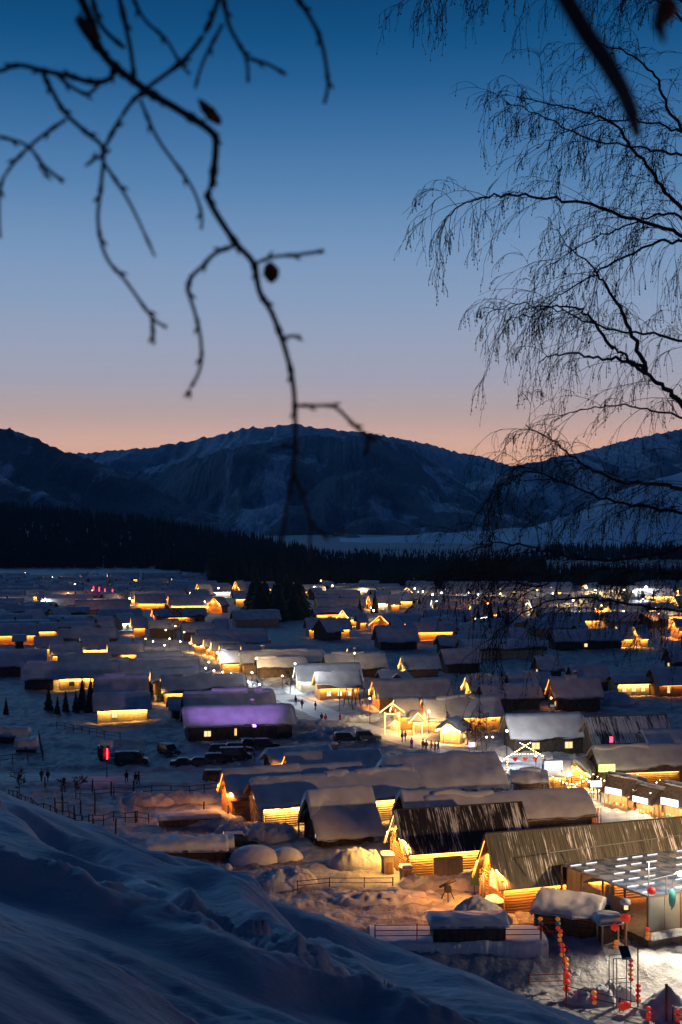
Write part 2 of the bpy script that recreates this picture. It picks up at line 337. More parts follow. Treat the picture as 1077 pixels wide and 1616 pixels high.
# ------------------------------------------------------------------ mountains
def mountain(name, pts, D, depth, m, seed, amp, jag=0, pw=1.15, cols=420, nrow=70):
    px = np.linspace(pts[0][0], pts[-1][0], cols); py = np.interp(px, [p[0] for p in pts], [p[1] for p in pts])
    X = (px-CX)/F*D
    crest = CH + (CY-py)/F*D + fbm(X/D*60, X*0, 4, seed)*D*.0012 + jag*np.abs(fbm(X*.05, X*0, 3, seed+5))*1.6 + jag*RNG.random(cols)*.6
    v = np.concatenate([np.linspace(0, 1, nrow), [1.03, 1.15, 1.4]]); Z = []; Y = []; XX = []
    for q in v:
        y = D - depth*(1-q)*(1+.12*fbm(X/D*9, X*0+q*3, 3, seed+2)*(1-min(q, 1)))
        if q <= 1:
            prof = q**pw; rid = np.abs(fbm(X/D*11+q*.9, q*2.6+X*0, 5, seed+9))
            z = crest*prof - 30*(1-q) + amp*(rid-.42)*math.sin(math.pi*min(1, q))*1.4
            z = np.minimum(z, CH + (crest-CH)*(y/D)*(.999 - .05*(1-q))) if q < 1 else z
        else: z = crest*(1-(q-1)*2.4)
        Z.append(z); Y.append(y + 0*X); XX.append(X + 0*y)
    V = np.stack([np.array(XX).ravel(), np.array(Y).ravel(), np.array(Z).ravel()], 1)
    return tag(np_mesh(name, V, grid_faces(len(v), cols), m), kind='structure')
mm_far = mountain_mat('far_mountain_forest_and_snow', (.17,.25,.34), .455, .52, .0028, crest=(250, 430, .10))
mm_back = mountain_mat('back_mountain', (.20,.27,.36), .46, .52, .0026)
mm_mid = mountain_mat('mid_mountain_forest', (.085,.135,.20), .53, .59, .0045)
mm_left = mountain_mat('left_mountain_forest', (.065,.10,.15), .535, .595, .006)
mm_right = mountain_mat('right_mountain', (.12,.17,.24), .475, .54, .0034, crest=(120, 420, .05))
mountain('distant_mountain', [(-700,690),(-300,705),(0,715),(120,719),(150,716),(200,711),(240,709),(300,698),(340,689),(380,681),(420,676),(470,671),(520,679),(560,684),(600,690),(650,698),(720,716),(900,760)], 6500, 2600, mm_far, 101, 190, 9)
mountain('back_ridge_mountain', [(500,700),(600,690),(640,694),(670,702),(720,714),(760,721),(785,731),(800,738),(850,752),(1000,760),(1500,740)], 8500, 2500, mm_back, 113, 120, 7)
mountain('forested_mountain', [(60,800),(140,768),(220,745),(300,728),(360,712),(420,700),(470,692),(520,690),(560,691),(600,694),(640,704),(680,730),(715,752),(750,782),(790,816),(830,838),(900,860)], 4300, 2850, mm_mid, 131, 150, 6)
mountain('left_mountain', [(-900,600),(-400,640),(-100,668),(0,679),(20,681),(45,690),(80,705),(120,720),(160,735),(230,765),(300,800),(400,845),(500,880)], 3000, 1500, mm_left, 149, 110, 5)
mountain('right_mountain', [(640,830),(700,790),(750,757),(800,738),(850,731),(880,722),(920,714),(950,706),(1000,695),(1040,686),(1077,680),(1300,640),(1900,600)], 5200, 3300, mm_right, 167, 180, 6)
msn = noisy('open_snow_slope', (.62,.72,.84), (.80,.87,.94), .012, .7, (1,.3,1), .5, .25, bdist=2.0)
mountain('snow_hill', [(430,930),(505,881),(522,866),(540,852),(600,846),(700,841),(780,836),(830,832),(870,824),(900,813),(930,798),(960,782),(1020,762),(1077,744),(1300,690),(1900,650)], 1900, 560, msn, 181, 7, 0, pw=.9)
# ------------------------------------------------------------------ woods (far-off mass) and single trees
def conifer_arrays(h, r, tiers, blades, rng, drop=.30):
    V = []; T = []
    V += [(-.12,0,0),(.12,0,0),(0,.12,0),(0,0,h*.97)]; T += [(0,1,3),(1,2,3),(2,0,3)]
    for k in range(tiers):
        t = (k+.4)/tiers; z = h*(.10+.90*t); rr = r*(1-t)**.85 + .06*r
        for j in range(blades):
            a = 2*math.pi*(j+rng.random()*.9)/blades + k*.7; q = rr*(.75+.5*rng.random()); wd = .42*rr+.1*r*.5
            n = len(V); ca, sa = math.cos(a), math.sin(a); dz = q*drop + .25*rng.random()
            V += [(0,0,z+h*.07),(ca*q,sa*q,z-dz),(ca*q*.55-sa*wd, sa*q*.55+ca*wd, z-dz*.75),(ca*q*.55+sa*wd, sa*q*.55-ca*wd, z-dz*.75)]
            T += [(n,n+2,n+1),(n,n+1,n+3)]
    return np.array(V, float), np.array(T)
PRO = [conifer_arrays(1.0, r, t, b, random.Random(s)) for s, (r, t, b) in enumerate([(.17,8,6),(.20,7,6),(.14,9,5),(.22,7,6)])]
def wood(name, pts, hs, label, m, cat='woodland'):
    Vs, Ts, n = [], [], 0
    z = gz(pts[:,0], pts[:,1])
    for i, (x, y) in enumerate(pts):
        V, T = PRO[i % 4]; a = (i*2.4) % 6.28; s = hs[i]; c, q = math.cos(a), math.sin(a)
        w = 1.15
        Vs.append(np.stack([(V[:,0]*c-V[:,1]*q)*s*w + x, (V[:,0]*q+V[:,1]*c)*s*w + y, V[:,2]*s + z[i] - .3], 1)); Ts.append(T+n); n += len(V)
    o = np_mesh(name, np.concatenate(Vs), np.concatenate(Ts), m, smooth=False)
    return tag(o, label, cat, kind='stuff')
def scatter(n, kx0, kx1, y0, y1, pw=1.0):
    k = RNG.uniform(kx0, kx1, n); t = RNG.random(n)**pw; y = y0 + (y1-y0)*t
    return np.stack([(k-CX)/F*y, y], 1)
# left wooded rise
pl = scatter(3800, -420, 600, 985, 1480, 1.3); kk = CX + pl[:,0]/pl[:,1]*F
edge = 985 - 150*sstep(200, 430, kk) + 0*kk; pl[:,1] = edge + (pl[:,1]-985)*1.0; pl[:,0] = (kk-CX)/F*pl[:,1]
wood('hillside_wood', pl, RNG.uniform(12, 16.5, len(pl))*(1-.62*sstep(410, 530, kk)), 'black spruce wood covering the low rise at the left behind the village', M['sprucefar'])
pf = scatter(2700, 330, 860, 722, 960, 1.5); kk = CX + pf[:,0]/pf[:,1]*F; wood('valley_wood', pf, RNG.uniform(9.5, 13, len(pf)) + 4*(1-sstep(380, 520, kk)), 'dark spruce wood closing off the far edge of the village in the middle', M['sprucefar'])
pf = scatter(1500, 800, 1700, 735, 860, 1.3); wood('valley_wood', pf, RNG.uniform(7, 10.5, len(pf)), 'lower dark wood at the right with snowy fields behind it', M['sprucefar'])
pf = scatter(1500, 560, 1700, 1150, 1420, 1.2); kk = CX + pf[:,0]/pf[:,1]*F; kk = CX + pf[:,0]/pf[:,1]*F
wood('valley_wood', pf, RNG.uniform(3, 5.5, len(pf)) + 7*sstep(800, 900, kk)*RNG.uniform(.5, 1.1, len(pf)), 'thin dark line of spruces at the foot of the open snow hill', M['sprucefar'])
# ------------------------------------------------------------------ snow sheets, houses
def snow_sheet(name, parent, x0, x1, lo, hi, zr, slope, t, nx=24, ny=18, seed=0, wob=.06, round_r=.2, m=None, curve=0):
    """snow lying on a pitched roof between cross positions lo(x)..hi(x) (negative = camera side)."""
    cu = (1-np.cos(np.linspace(0, math.pi, nx+1)))/2; cu = .5*cu + .5*np.linspace(0, 1, nx+1); cu[[0,-1]] = 0, 1
    cv = (1-np.cos(np.linspace(0, math.pi, ny+1)))/2
    X = x0 + (x1-x0)*cu; Xg, Vg = np.meshgrid(X, cv, indexing='ij'); Lo = np.array([lo(x) for x in X])[:,None]; Hi = np.array([hi(x) for x in X])[:,None]
    Yg = Lo + (Hi-Lo)*Vg; s = Vg*2-1; e = (cu*2-1)[:,None]
    th = t*np.maximum(0, 1-np.abs(s)**(24 if round_r < .3 else 6))**.34*np.maximum(0, 1-np.abs(e)**44)**.34
    base = zr - slope*np.sqrt(Yg**2 + round_r**2*(t>.2)) + slope*round_r*(t>.2)*.3 - curve*Yg**2*0
    nz = fbm(Xg*.35+seed, Yg*.5+seed*2, 3, 80)
    top = base + th*(1 + (.16 if round_r < .3 else .4)*nz) + (th > 0)*wob*fbm(Xg*1.7+seed, Yg*1.9, 3, 90)*(th/t)
    sag = .10*fbm(Xg*.9+seed, Yg*0+3, 2, 95)
    top = top + sag*np.abs(s)**3
    bot = zr - slope*np.abs(Yg) - .03 + 0*Xg
    bot = np.minimum(bot, top-.01)
    n = (nx+1)*(ny+1); f = grid_faces(nx+1, ny+1)
    V = np.concatenate([np.stack([Xg.ravel(), Yg.ravel(), top.ravel()], 1), np.stack([Xg.ravel(), Yg.ravel(), bot.ravel()], 1)])
    rim = [i*(ny+1) for i in range(nx+1)] + [nx*(ny+1)+j for j in range(1, ny+1)] + [i*(ny+1)+ny for i in range(nx-1, -1, -1)] + [j for j in range(ny-1, 0, -1)]
    R = np.array([(a, b, b+n, a+n) for a, b in zip(rim, rim[1:]+rim[:1])])
    return np_mesh(name, V, np.concatenate([f[:, ::-1], f+n, R]), m or M['roofsnow'], parent)
LIGHTS = [0]
def area(parent, loc, tgt, along, sx, sy, power, col, name='strip_light', spread=170):
    d = bpy.data.lights.new(name, 'AREA'); d.shape = 'RECTANGLE'; d.size = sx; d.size_y = sy; d.energy = power; d.color = col; d.spread = math.radians(spread)
    o = bpy.data.objects.new(name, d); C.objects.link(o); o.parent = parent
    z = (Vector(loc)-Vector(tgt)).normalized(); x = Vector(along); x = (x - z*x.dot(z)).normalized(); y = z.cross(x)
    o.matrix_local = Matrix.Translation(loc) @ Matrix((x, y, z)).transposed().to_4x4(); LIGHTS[0] += 1
    return o
def point(parent, loc, power, col, r=.12, name='lamp_light'):
    d = bpy.data.lights.new(name, 'POINT'); d.energy = power; d.color = col; d.shadow_soft_size = r
    o = bpy.data.objects.new(name, d); C.objects.link(o); o.parent = parent; o.location = loc; LIGHTS[0] += 1
    return o
COLS = {'w': (WARM, 'gwarm'), 'o': (ORANGE, 'gorange'), 'c': (COLD, 'gcold'), 'p': (PURP, 'gpurp')}
FOOT = []; PROT = []
def window(parent, x, y, z, w, h, lit, side='y', flip=-1, cross=True):
    """window set on a wall facing local -y (side y) or local -x (side x)"""
    f = MB(); t = .07
    def bx(a0, a1, b0, b1, d0, d1):
        if side == 'y': f.box(a0, a1, y+min(flip*d0, flip*d1), y+max(flip*d0, flip*d1), b0, b1)
        else: f.box(x+min(-d0, -d1), x+max(-d0, -d1), a0, a1, b0, b1)
    c = x if side == 'y' else y
    bx(c-w/2-t, c+w/2+t, z-t, z, 0, .09); bx(c-w/2-t, c+w/2+t, z+h, z+h+t, 0, .09)
    bx(c-w/2-t, c-w/2, z, z+h, 0, .085); bx(c+w/2, c+w/2+t, z, z+h, 0, .085)
    if cross: bx(c-.03, c+.03, z, z+h, 0, .08)
    fr = f.build('window', M['pale'] if lit else M['dark'], parent)
    g = MB()
    if side == 'y': g.box(c-w/2, c+w/2, y+min(0, flip*.04), y+max(0, flip*.04), z, z+h)
    else: g.box(x-.04, x, c-w/2, c+w/2, z, z+h)
    g.build('pane', M[{1: 'winwarm', 2: 'wincold'}.get(lit, 'windark')], fr)
def house(label, Lp, Rp, H=6.0, w=3.4, Hw=2.6, th=None, g=None, e=None, es=(0,1), win=(), door=None, roof='snow', t=None, wallm=None, gp=1.0, ep=1.0, right=None, group='snow-roofed log houses of the village',
          name='log_house', cat='house', ov=.75, glit=None, extra=None, gw=None, chim=None, at=None, Ln=None):
    A = P(Lp[0], Lp[1], H) if at is None else Vector((at[0], at[1], H))
    if at is not None: thr = math.radians(th); L = Ln
    elif th is None and (F*(CH-H)/(Lp[1]-CY)) < 235:
        B = P(Rp[0], Rp[1], H); thr = math.atan2(B.y-A.y, B.x-A.x); L = (B-A).xy.length
    else:
        thr = math.radians(12 if th is None else th); k = (Rp[0]-CX)/F
        L = (k*A.y - A.x)/(math.cos(thr) - k*math.sin(thr))
    u = Vector((math.cos(thr), math.sin(thr), 0))
    if at is not None: L = Ln; c = A
    else: c = A + u*L/2
    d = A.y; near = d < 215; mid = d < 360
    zb = min(0.0, g1(c.x, c.y)-.6)*0
    o = empty(name, (c.x, c.y, 0), thr, label, cat, group)
    FOOT.append((c.x, c.y, L/2+1, w+1, thr))
    if d > 430 and (g or e) and 'packed' not in label and at is None: PROT.append((CX + A.x/A.y*F - 4, CX + (A.x+L*math.cos(thr))/(A.y+L*math.sin(thr))*F + 4, d))
    t = t if t is not None else (.27 if roof == 'snow' else 0)
    zr = H - t; slope = (zr-Hw)/w; wb = w-.55; hx = L/2-ov
    zt = zr - slope*wb - .12
    wm = M[wallm] if wallm else M['log']
    # walls
    f = MB()
    if near:
        lg = .27; k = 0; z = -.3
        while z < zt-.05:
            for yy in (-wb, wb):
                f.tube([(-hx-.25, yy, z+lg/2), (hx+.25, yy, z+lg/2)], lg*.52, 8)
            for xx in (-hx, hx):
                f.tube([(xx, -wb-.25, z+lg), (xx, wb+.25, z+lg)], lg*.52, 8)
            z += lg
        f.build('log_wall', wm, o, True, 'stuff')
    else:
        zz = zt; n = 5 if mid else 1
        for i in range(n):
            q = .03*(i % 2)
            z0, z1 = -.3+(zz+.3)*i/n, -.3+(zz+.3)*(i+1)/n
            f.box(-hx-q, hx+q, -wb-q, wb+q, z0, z1)
        f.build('wall', wm, o)
    # gables
    for sgn in (-1, 1):
        f = MB(); x = sgn*(hx-.02); zp = zr-.14
        if near:
            n = max(8, int(2*wb/.24))
            for i in range(n):
                y0, y1 = -wb+2*wb*i/n, -wb+2*wb*(i+1)/n-.02; q = .03*(i % 2)
                za, zbb = zp-slope*abs(y0), zp-slope*abs(y1)
                xs = (x-.04-q, x+.04+q)
                f.add([(xs[0],y0,zt-.1),(xs[1],y0,zt-.1),(xs[1],y1,zt-.1),(xs[0],y1,zt-.1),(xs[0],y0,za),(xs[1],y0,za),(xs[1],y1,zbb),(xs[0],y1,zbb)],
                      [(0,3,2,1),(4,5,6,7),(0,1,5,4),(1,2,6,5),(2,3,7,6),(3,0,4,7)])
        else:
            f.add([(x-.05,-wb,zt),(x-.05,wb,zt),(x-.05,0,zp),(x+.05,-wb,zt),(x+.05,wb,zt),(x+.05,0,zp)],[(0,2,1),(3,4,5),(0,1,4,3),(1,2,5,4),(2,0,3,5)])
        f.build('gable', M['plank'] if (g and not wallm) else wm, o, kind='stuff' if near else None)
    # roof
    if roof == 'snow':
        f = MB()
        for sg in (-1, 1):
            f.add([(-L/2,0,zr),(L/2,0,zr),(L/2,sg*w,Hw),(-L/2,sg*w,Hw),(-L/2,0,zr-.12),(L/2,0,zr-.12),(L/2,sg*(w-.03),Hw-.12),(-L/2,sg*(w-.03),Hw-.12)],
                  [(0,1,2,3),(7,6,5,4),(3,2,6,7),(0,3,7,4),(1,5,6,2)])
        f.build('roof', M['mid'], o)
        nn = (46, 26) if near else ((22, 14) if mid else (10, 10))
        sd = random.random()*50; dr = .14; cut = random.choice([1,1,1,.97,.93,.88]) if t < .6 else 1
        jit = lambda x, s: s*((w+dr*.5)*(cut if s < 0 else 1) + .17*vn(np.array(x*.5+sd), np.array(s*4.)) + .10*vn(np.array(x*1.7+sd), np.array(s*9.)) - (.5 if cut < 1 else .12)*max(0, float(vn(np.array(x*.33+sd*2), np.array(s*2.))))*w*.4)
        snow_sheet('roof_snow', o, -L/2-.12, L/2+.12, lambda x: float(jit(x, -1)), lambda x: float(jit(x, 1)), zr, slope, t, nn[0], nn[1], sd, round_r=.2 if t < .6 else .45)
        if (near or mid) and not extra and random.random() < .3:
            a_ = random.uniform(0,.4); b_ = a_ + random.uniform(.25,.6)
            snow_sheet('snow_cornice', o, -L/2+L*a_, -L/2+L*min(1,b_), lambda x: -w*(.18+.07*math.sin(x*.9+sd)), lambda x: w*.25, zr+.1, slope, t+.18, 26, 12, sd, round_r=.4, wob=.05)
        if near or mid:   # barge boards under the snow at the gable ends
            for sg in (-1, 1):
                for ex in (-L/2, L/2): MB().bar((ex, 0, zr-.16), (ex, sg*w, Hw-.16), .05, .22).build('barge_board', M['plank'] if g else M['mid'], o)
    else:
        f = MB(); n = int(L/.22)
        for sg in (-1, 1):
            for i in range(n):
                x0 = -L/2+L*i/n; x1 = x0+L/n*.94; q = .035*(i % 2) + .02*random.random()
                f.add([(x0,0,zr+q),(x1,0,zr+q),(x1,sg*w,Hw+q),(x0,sg*w,Hw+q),(x0,0,zr-.1),(x1,0,zr-.1),(x1,sg*w,Hw-.1),(x0,sg*w,Hw-.1)],
                      [(0,1,2,3),(7,6,5,4),(3,2,6,7),(0,3,7,4),(1,5,6,2),(0,4,5,1)])
        f.build('roof_planks', M[roof], o, kind='stuff')
        f = MB(); f.bar((-L/2, 0, zr+.07), (L/2, 0, zr+.07), .34, .08)
        f.build('ridge_board', M['dark'], o)
        for sg in (-1, 1):
            for ex in (-L/2-.03, L/2+.03): MB().bar((ex, 0, zr-.1), (ex, sg*w, Hw-.1), .05, .26).build('barge_board', M['plank'], o)
    # lights
    dist = min(1.0, 170/d)
    if g:
        col, gm = COLS[g]; xs = -L/2+.02
        r = .07 if near else (.08 if mid else .13)
        for sg in (-1, 1):
            f = MB(); a = Vector((xs, sg*.25, zr-.34-slope*.25)); b = Vector((xs, sg*(w-.2), Hw-.22+slope*.2))
            f.bar(a, b, r, r); f.build('light_strip', M[gm], o)
            c2 = (a+b)/2 + Vector((.06, 0, -.12))
            area(o, c2, c2 + Vector((.8, 0, -.75)), b-a, (b-a).length*.95, .06, 260*gp*(1.0 if near else 1.3), col)
            if near: area(o, c2 + Vector((-.12,0,0)), c2 + Vector((-.9, 0, -1.0)), b-a, (b-a).length*.95, .06, 400*gp, col)
    if e:
        col, gm = COLS[e]; x0, x1 = -hx+2*hx*es[0], -hx+2*hx*es[1]
        f = MB(); r = .05 if near else (.07 if mid else .12)
        f.bar((x0, -w+.12, Hw-.16), (x1, -w+.12, Hw-.16), r, r); f.build('light_strip', M[gm], o)
        c2 = Vector(((x0+x1)/2, -w+.14, Hw-.24))
        area(o, c2, c2 + Vector((0, .7, -.85)), (1,0,0), x1-x0, .06, 25*ep*(x1-x0)*(1.35 if near else 1)*(1.0 if near else 1.3), col)
    for wi in win:   # fraction along wall, lit kind, width, height
        window(o, -hx+2*hx*wi[0], -wb-.14, .95, wi[2] if len(wi) > 2 else .9, wi[3] if len(wi) > 3 else .9, wi[1], cross=mid)
    if chim is None and roof == 'snow' and not extra and L > 9 and d > 200 and random.random() < .22: chim = random.uniform(.25,.8)
    if gw: window(o, -hx-.14, gw[1] if len(gw) > 1 else 0, gw[2] if len(gw) > 2 else zt+.2, .9, .8, gw[0], side='x')
    if door is not None:
        x = -hx+2*hx*door; MB().box(x-.45, x+.45, -wb-.2, -wb-.12, -.1, 1.9).build('door', M['mid'], o)
    if chim is not None:
        x = -hx+2*hx*chim; MB().box(x-.3, x+.3, .5, 1.1, zr-slope-.2, zr+.9).build('chimney', M['mid'], o)
        MB().lathe([(.42,0),(.46,.12),(.3,.28),(.05,.34)], (x, .8, zr+.9), 10).build('chimney_snow', M['roofsnow'], o, True)
    if extra: extra(o, L, w, zr, Hw, slope, hx, wb, zt)
    return o
# ------------------------------------------------------------------ near houses (traced ridge ends, real sizes)
def ex_A(o, L, w, zr, Hw, sl, hx, wb, zt):
    f = MB(); f.box(-hx*.62, -hx*.12, -wb-.62, -wb-.5, 0, 2.1); n = 12
    for i in range(n): f.box(-hx*.62+i*.26, -hx*.62+i*.26+.22, -wb-.66, -wb-.6, 0, 2.15)
    f.build('plank_screen', M['pale'], o, kind='stuff')
    window(o, -hx-.14, .5, zt+.1, .8, 1.1, 0, side='x')
    MB().box(-hx-.2, -hx-.12, -2.2, -1.3, -.2, 1.8).build('door', M['plank'], o)
house('steep log house with a dark bare plank roof and orange-lit gable', (622,1279), (824,1266), H=6.7, w=3.2, Hw=2.6, roof='roofA', g='w', e='w', gp=1.7, ep=1.9, extra=ex_A)
def ex_B(o, L, w, zr, Hw, sl, hx, wb, zt):
    window(o, -hx*.62, -wb-.14, .9, 1.35, 1.3, 2, cross=True)
    window(o, -hx*.12, -wb-.14, .8, .9, 1.3, 0)
    window(o, -hx-.14, -.6, 2.4, 1.5, 1.5, 1, side='x')
    f = MB(); f.box(-hx-1.0, -hx-.3, -2.9, -1.3, -.2, 1.5); f.build('lean_to', M['plank'], o)
    snow_sheet('lean_to_snow', o, -hx-1.25, -hx-.2, lambda x: -3.1, lambda x: -1.1, 1.55, .02, .35, 10, 10, 4, round_r=0)
    f = MB(); f.tube([(-hx-.5, .9, 0), (-hx-.5, .9, 3.4)], .16, 8); f.build('stove_pipe', M['metal'], o, True)
house('long log house with a grey plank roof beside the glass pavilion', (766,1316), (1150,1284), H=7.5, w=2.9, Hw=2.7, roof='roofB', g='o', e='o', gp=2.3, ep=1.3, extra=ex_B)
def ex_C(o, L, w, zr, Hw, sl, hx, wb, zt):
    sc = lambda x: -w*(.55 + .10*math.sin(x*1.3+1.2) - .24*max(0, math.sin(x*.8+2.4)))
    snow_sheet('upper_roof_snow', o, -L/2-.15, L/2+.2, lambda x: float(sc(x)), lambda x: w*.9, zr+.05, sl, 1.05, 44, 24, 3, round_r=.5)
    snow_sheet('lower_roof_snow', o, -L/2+.05, L/2+.35, lambda x: -w*(1.22+.03*math.sin(x*2)), lambda x: float(sc(x))+.25, zr+.0, sl, .42, 40, 20, 8, round_r=0, wob=.1)
    window(o, -hx-.16, -1.1, .9, .7, .9, 2, side='x')
    for yy in (-w+.3, w-.3): MB().bar((-hx-.9, yy, -.3), (-hx-.9, yy, Hw+.3), .14).build('porch_post', M['dark'], o)
house('dark hut whose thick snow has slipped into two scalloped layers on the roof', (484,1256), (585,1249), H=5.6, w=3.3, Hw=1.9, roof='roofA', wallm='dark', extra=ex_C, ov=.9)
house('small brown hut with a humped snow roof just behind the dark plank roof', (632,1243), (706,1239), H=6.2, w=3.0, Hw=2.8, wallm='mid', t=.7)
house('very long low house under pinkish snow behind the paling fence', (668,1252), (925,1240), H=5.6, w=3.6, Hw=2.6, wallm='mid', t=.8)
def cornice(parts):
    def ex(o, L, w, zr, Hw, sl, hx, wb, zt):
        for k, (a, b) in enumerate(parts):
            snow_sheet('snow_cornice', o, -L/2+L*a, -L/2+L*b, lambda x, k=k: -w*(.16+.05*math.sin(x*.9+k*2)+.03*math.sin(x*3.1)), lambda x: w*.25, zr+.12, sl, .62, 36, 14, k*7+L, round_r=.4, wob=.05)
    return ex
house('long snow-covered house with a glowing yellow wall behind the two-layer hut', (395,1226), (657,1208), H=6.0, w=3.7, Hw=2.7, wallm='pale', e='w', ep=1.9, t=.5, gw=(1,0,3.2), extra=cornice([(.03,.30),(.44,.58),(.62,.98)]))
house('house in blue shadow whose roof shows just above the long snow roof', (352,1211), (570,1199), H=6.3, w=3.4, g='o', gp=1.2)
house('broad barn buried under one smooth rounded mass of snow', (602,1189), (784,1182), H=7.0, w=5.2, Hw=2.4, t=1.3, wallm='mid')
house('low building with frosted grey roof and one orange lit rake, near the parked cars', (450,1185), (600,1179), H=5.2, w=3.4, Hw=2.5, g='o', gp=.8, wallm='mid', t=.35)
house('low shed with lumpy orange-tinted snow behind the frosted grey roof', (420,1179), (520,1173), H=4.6, w=3.0, Hw=2.4, wallm='mid', t=.8)
house('dark timber house with two lit windows beside the string-light gate', (797,1124), (918,1121), H=6.5, w=3.6, Hw=2.7, wallm='dark', win=((.30,1,1.2,1.0),(.78,1,1.2,1.0)))
house('house with patchy half-bare roof at the right above the market stalls', (923,1132), (1052,1128), H=6.2, w=3.6, roof='roofP', wallm='dark', win=((.45,1),))
house('wide snowy house with lit porch bits at the right edge above the market', (934,1175), (1090,1170), H=6.0, w=3.8, wallm='mid', e='w', es=(.1,.8), ep=.9)
house('dark shed under snow at the right edge behind the market stalls', (1010,1150), (1110,1148), H=4.6, w=3.0, wallm='dark')
# --- centre, lit ones
house('house with a cool-white lit snow roof and white-lit gable at the village centre', (466,1046), (568,1044), H=6.3, w=3.3, g='c', gp=2.2, e='c', ep=.6, wallm='pale')
house('log house with yellow lit wall and pale windows in front of the cool-lit roof', (496,1058), (568,1056), H=6.0, w=3.2, g='w', e='w', ep=1.3, win=((.22,2),(.5,2),(.74,2)))
house('long house with zigzag lit gable right of the village centre', (588,1070), (708,1067), H=6.2, w=3.4, g='o', gp=2.4)
house('brown house with bright lit gable and glowing wall by the lit arch', (622,1098), (660,1096), H=6.0, w=3.2, g='w', gp=2.0, e='w', ep=1.1)
house('long snowy lodge with carved brown gable and a yellow strip under its eave', (666,1098), (787,1095), H=6.2, w=3.6, g='o', gp=.35, e='w', ep=1.1, es=(.45,1))
house('house with brilliantly lit triangular white gable above the snowy lodge', (735,1063), (792,1060), H=6.2, w=3.2, g='w', gp=2.2)
house('house with small dark gable right of the brilliantly lit white gable', (757,1078), (850,1074), H=5.4, w=3.4, wallm='dark')
house('house with dark gable and a glowing square window beside it', (800,1060), (868,1062), H=6.0, w=3.6, wallm='dark', gw=(1,-2.2,.8))
house('large dark house with a lit beam under its gable corner, right of centre', (867,1066), (945,1068), H=6.8, w=4.0, th=6, g='o', gp=.25, wallm='dark', gw=(1,-2.6,1.2))
house('low building outlined with a string of golden lights at the right', (963,1064), (1022,1064), H=4.4, w=3.0, e='w', ep=2.0, wallm='pale', win=((.2,1),(.5,1),(.8,1)))
house('house at the right edge with two lit lamps on a brown wall', (1026,1052), (1100,1050), H=6.2, w=3.6, e='o', ep=.3, wallm='mid', win=((.22,1,.6,1.4),(.6,1,.6,1.4)))
house('dark pointed house with one small lit window under the right edge branches', (1052,1019), (1100,1018), H=6.4, w=3.2, wallm='dark', gw=(1,0,1.4))
house('dark house with a long snow roof between the blue yards at right', (898,1047), (957,1047), H=6.3, w=3.4, wallm='dark')
house('pointed dark house with orange lamp under its gable right of the middle', (844,1033), (884,1032), H=6.2, w=3.2, wallm='dark', gw=(1,0,2.0))
house('long dark house with one tiny yellow window at the far right field', (868,993), (978,991), H=5.8, w=3.6, wallm='dark', win=((.45,1),))
house('snowy house with long dark wall right of the middle', (696,1022), (756,1020), H=6.2, w=3.6, wallm='dark')
house('house with blue snow roof and narrow dark wall above the middle', (690,1001), (738,1000), H=5.6, w=3.4, wallm='dark')
house('wide blue-roofed house with black wall above the lit gable', (592,986), (657,985), H=7.0, w=4.4, wallm='dark', Hw=2.4)
house('house with narrow bright yellow gable at the middle', (633,1033), (692,1030), H=6.2, w=3.2, g='w', gp=2.2)
house('house turned gable-on with white rim of light along both rakes', (628,1060), (640,1045), H=6.0, w=3.4, th=68, wallm='dark', right=1)
house('low outbuilding left of the white-rimmed gable', (597,1057), (632,1056), H=4.2, w=2.6, wallm='mid')
house('long grey house behind the cool-lit roof with black wall', (511,1029), (607,1028), H=6.2, w=3.7, wallm='dark')
house('small house with lit corner behind the long grey house', (549,1019), (578,1018), H=5.4, w=3.0, g='w', gp=.8)
house('long house with pale ridge snow and orange gable left of centre', (381,1015), (500,1014), H=6.0, w=3.3, g='w', gp=1.0)
house('long grey house with bright bar at its right gable end', (378,1025), (512,1022), H=6.0, w=3.4, g='w', gp=.8)
house('front one of the two stacked long grey houses, half buried in blue snow', (404,1036), (484,1035), H=5.0, w=3.2, wallm='mid')
house('mid row house with golden wall and gable left of the two long grey houses', (346,1024), (380,1023), H=6.0, w=3.2, g='w', e='w', ep=1.1, gp=1.4)
# --- lit stalls in a row
for i, (x, y) in enumerate([(303,1001), (322,1005), (334,1008), (347,1014)]):
    house(['first (farthest) golden pointed stall of the row by the lit bare tree', 'second golden pointed stall of the row by the lit bare tree', 'third golden pointed stall of the row by the lit bare tree', 'nearest golden pointed stall of the row by the lit bare tree'][i],
          (x, y), (x+42, y-2), H=5.2, w=2.4, Hw=2.2, g='w', gp=1.6, e='w', ep=.6, es=(0,.4), group='golden pointed stalls', name='market_stall', cat='stall')
house('wide snowy hall behind the golden stalls', (310,992), (420,990), H=6.5, w=4.5, wallm='mid')
# --- left foreground rows
house('dim grey house with a small snow-capped annex at the left', (34,1043), (90,1042), H=6.3, w=3.6, wallm='dark')
house('small annex with overhanging rounded snow cap at the left', (50,1055), (83,1054), H=4.6, w=2.4, Hw=2.6, wallm='mid', t=1.1, name='snow_capped_hut', cat='hut')
house('house with bright yellow wall, door and two windows at the left', (88,1044), (188,1043), H=6.0, w=3.5, e='w', ep=1.2, g='w', gp=.6, win=((.22,0,1.1,.9),(.66,0,1.1,.9)), door=.42, wallm='pale')
house('dark snow-roofed house with thin glowing line under its eave', (149,1063), (233,1062), H=6.2, w=3.5, e='w', ep=.6)
house('front left house with broad snow roof above a golden plank wall', (147,1092), (237,1091), H=5.4, w=3.3, Hw=2.4, e='w', ep=1.4, wallm='pale', win=((.34,1,1.0,1.0),))
house('long roof with a rippled snow cornice along its ridge, at the left', (169,1039), (314,1037), H=6.2, w=3.6, wallm='dark', extra=cornice([(.0,.24),(.30,1.0)]))
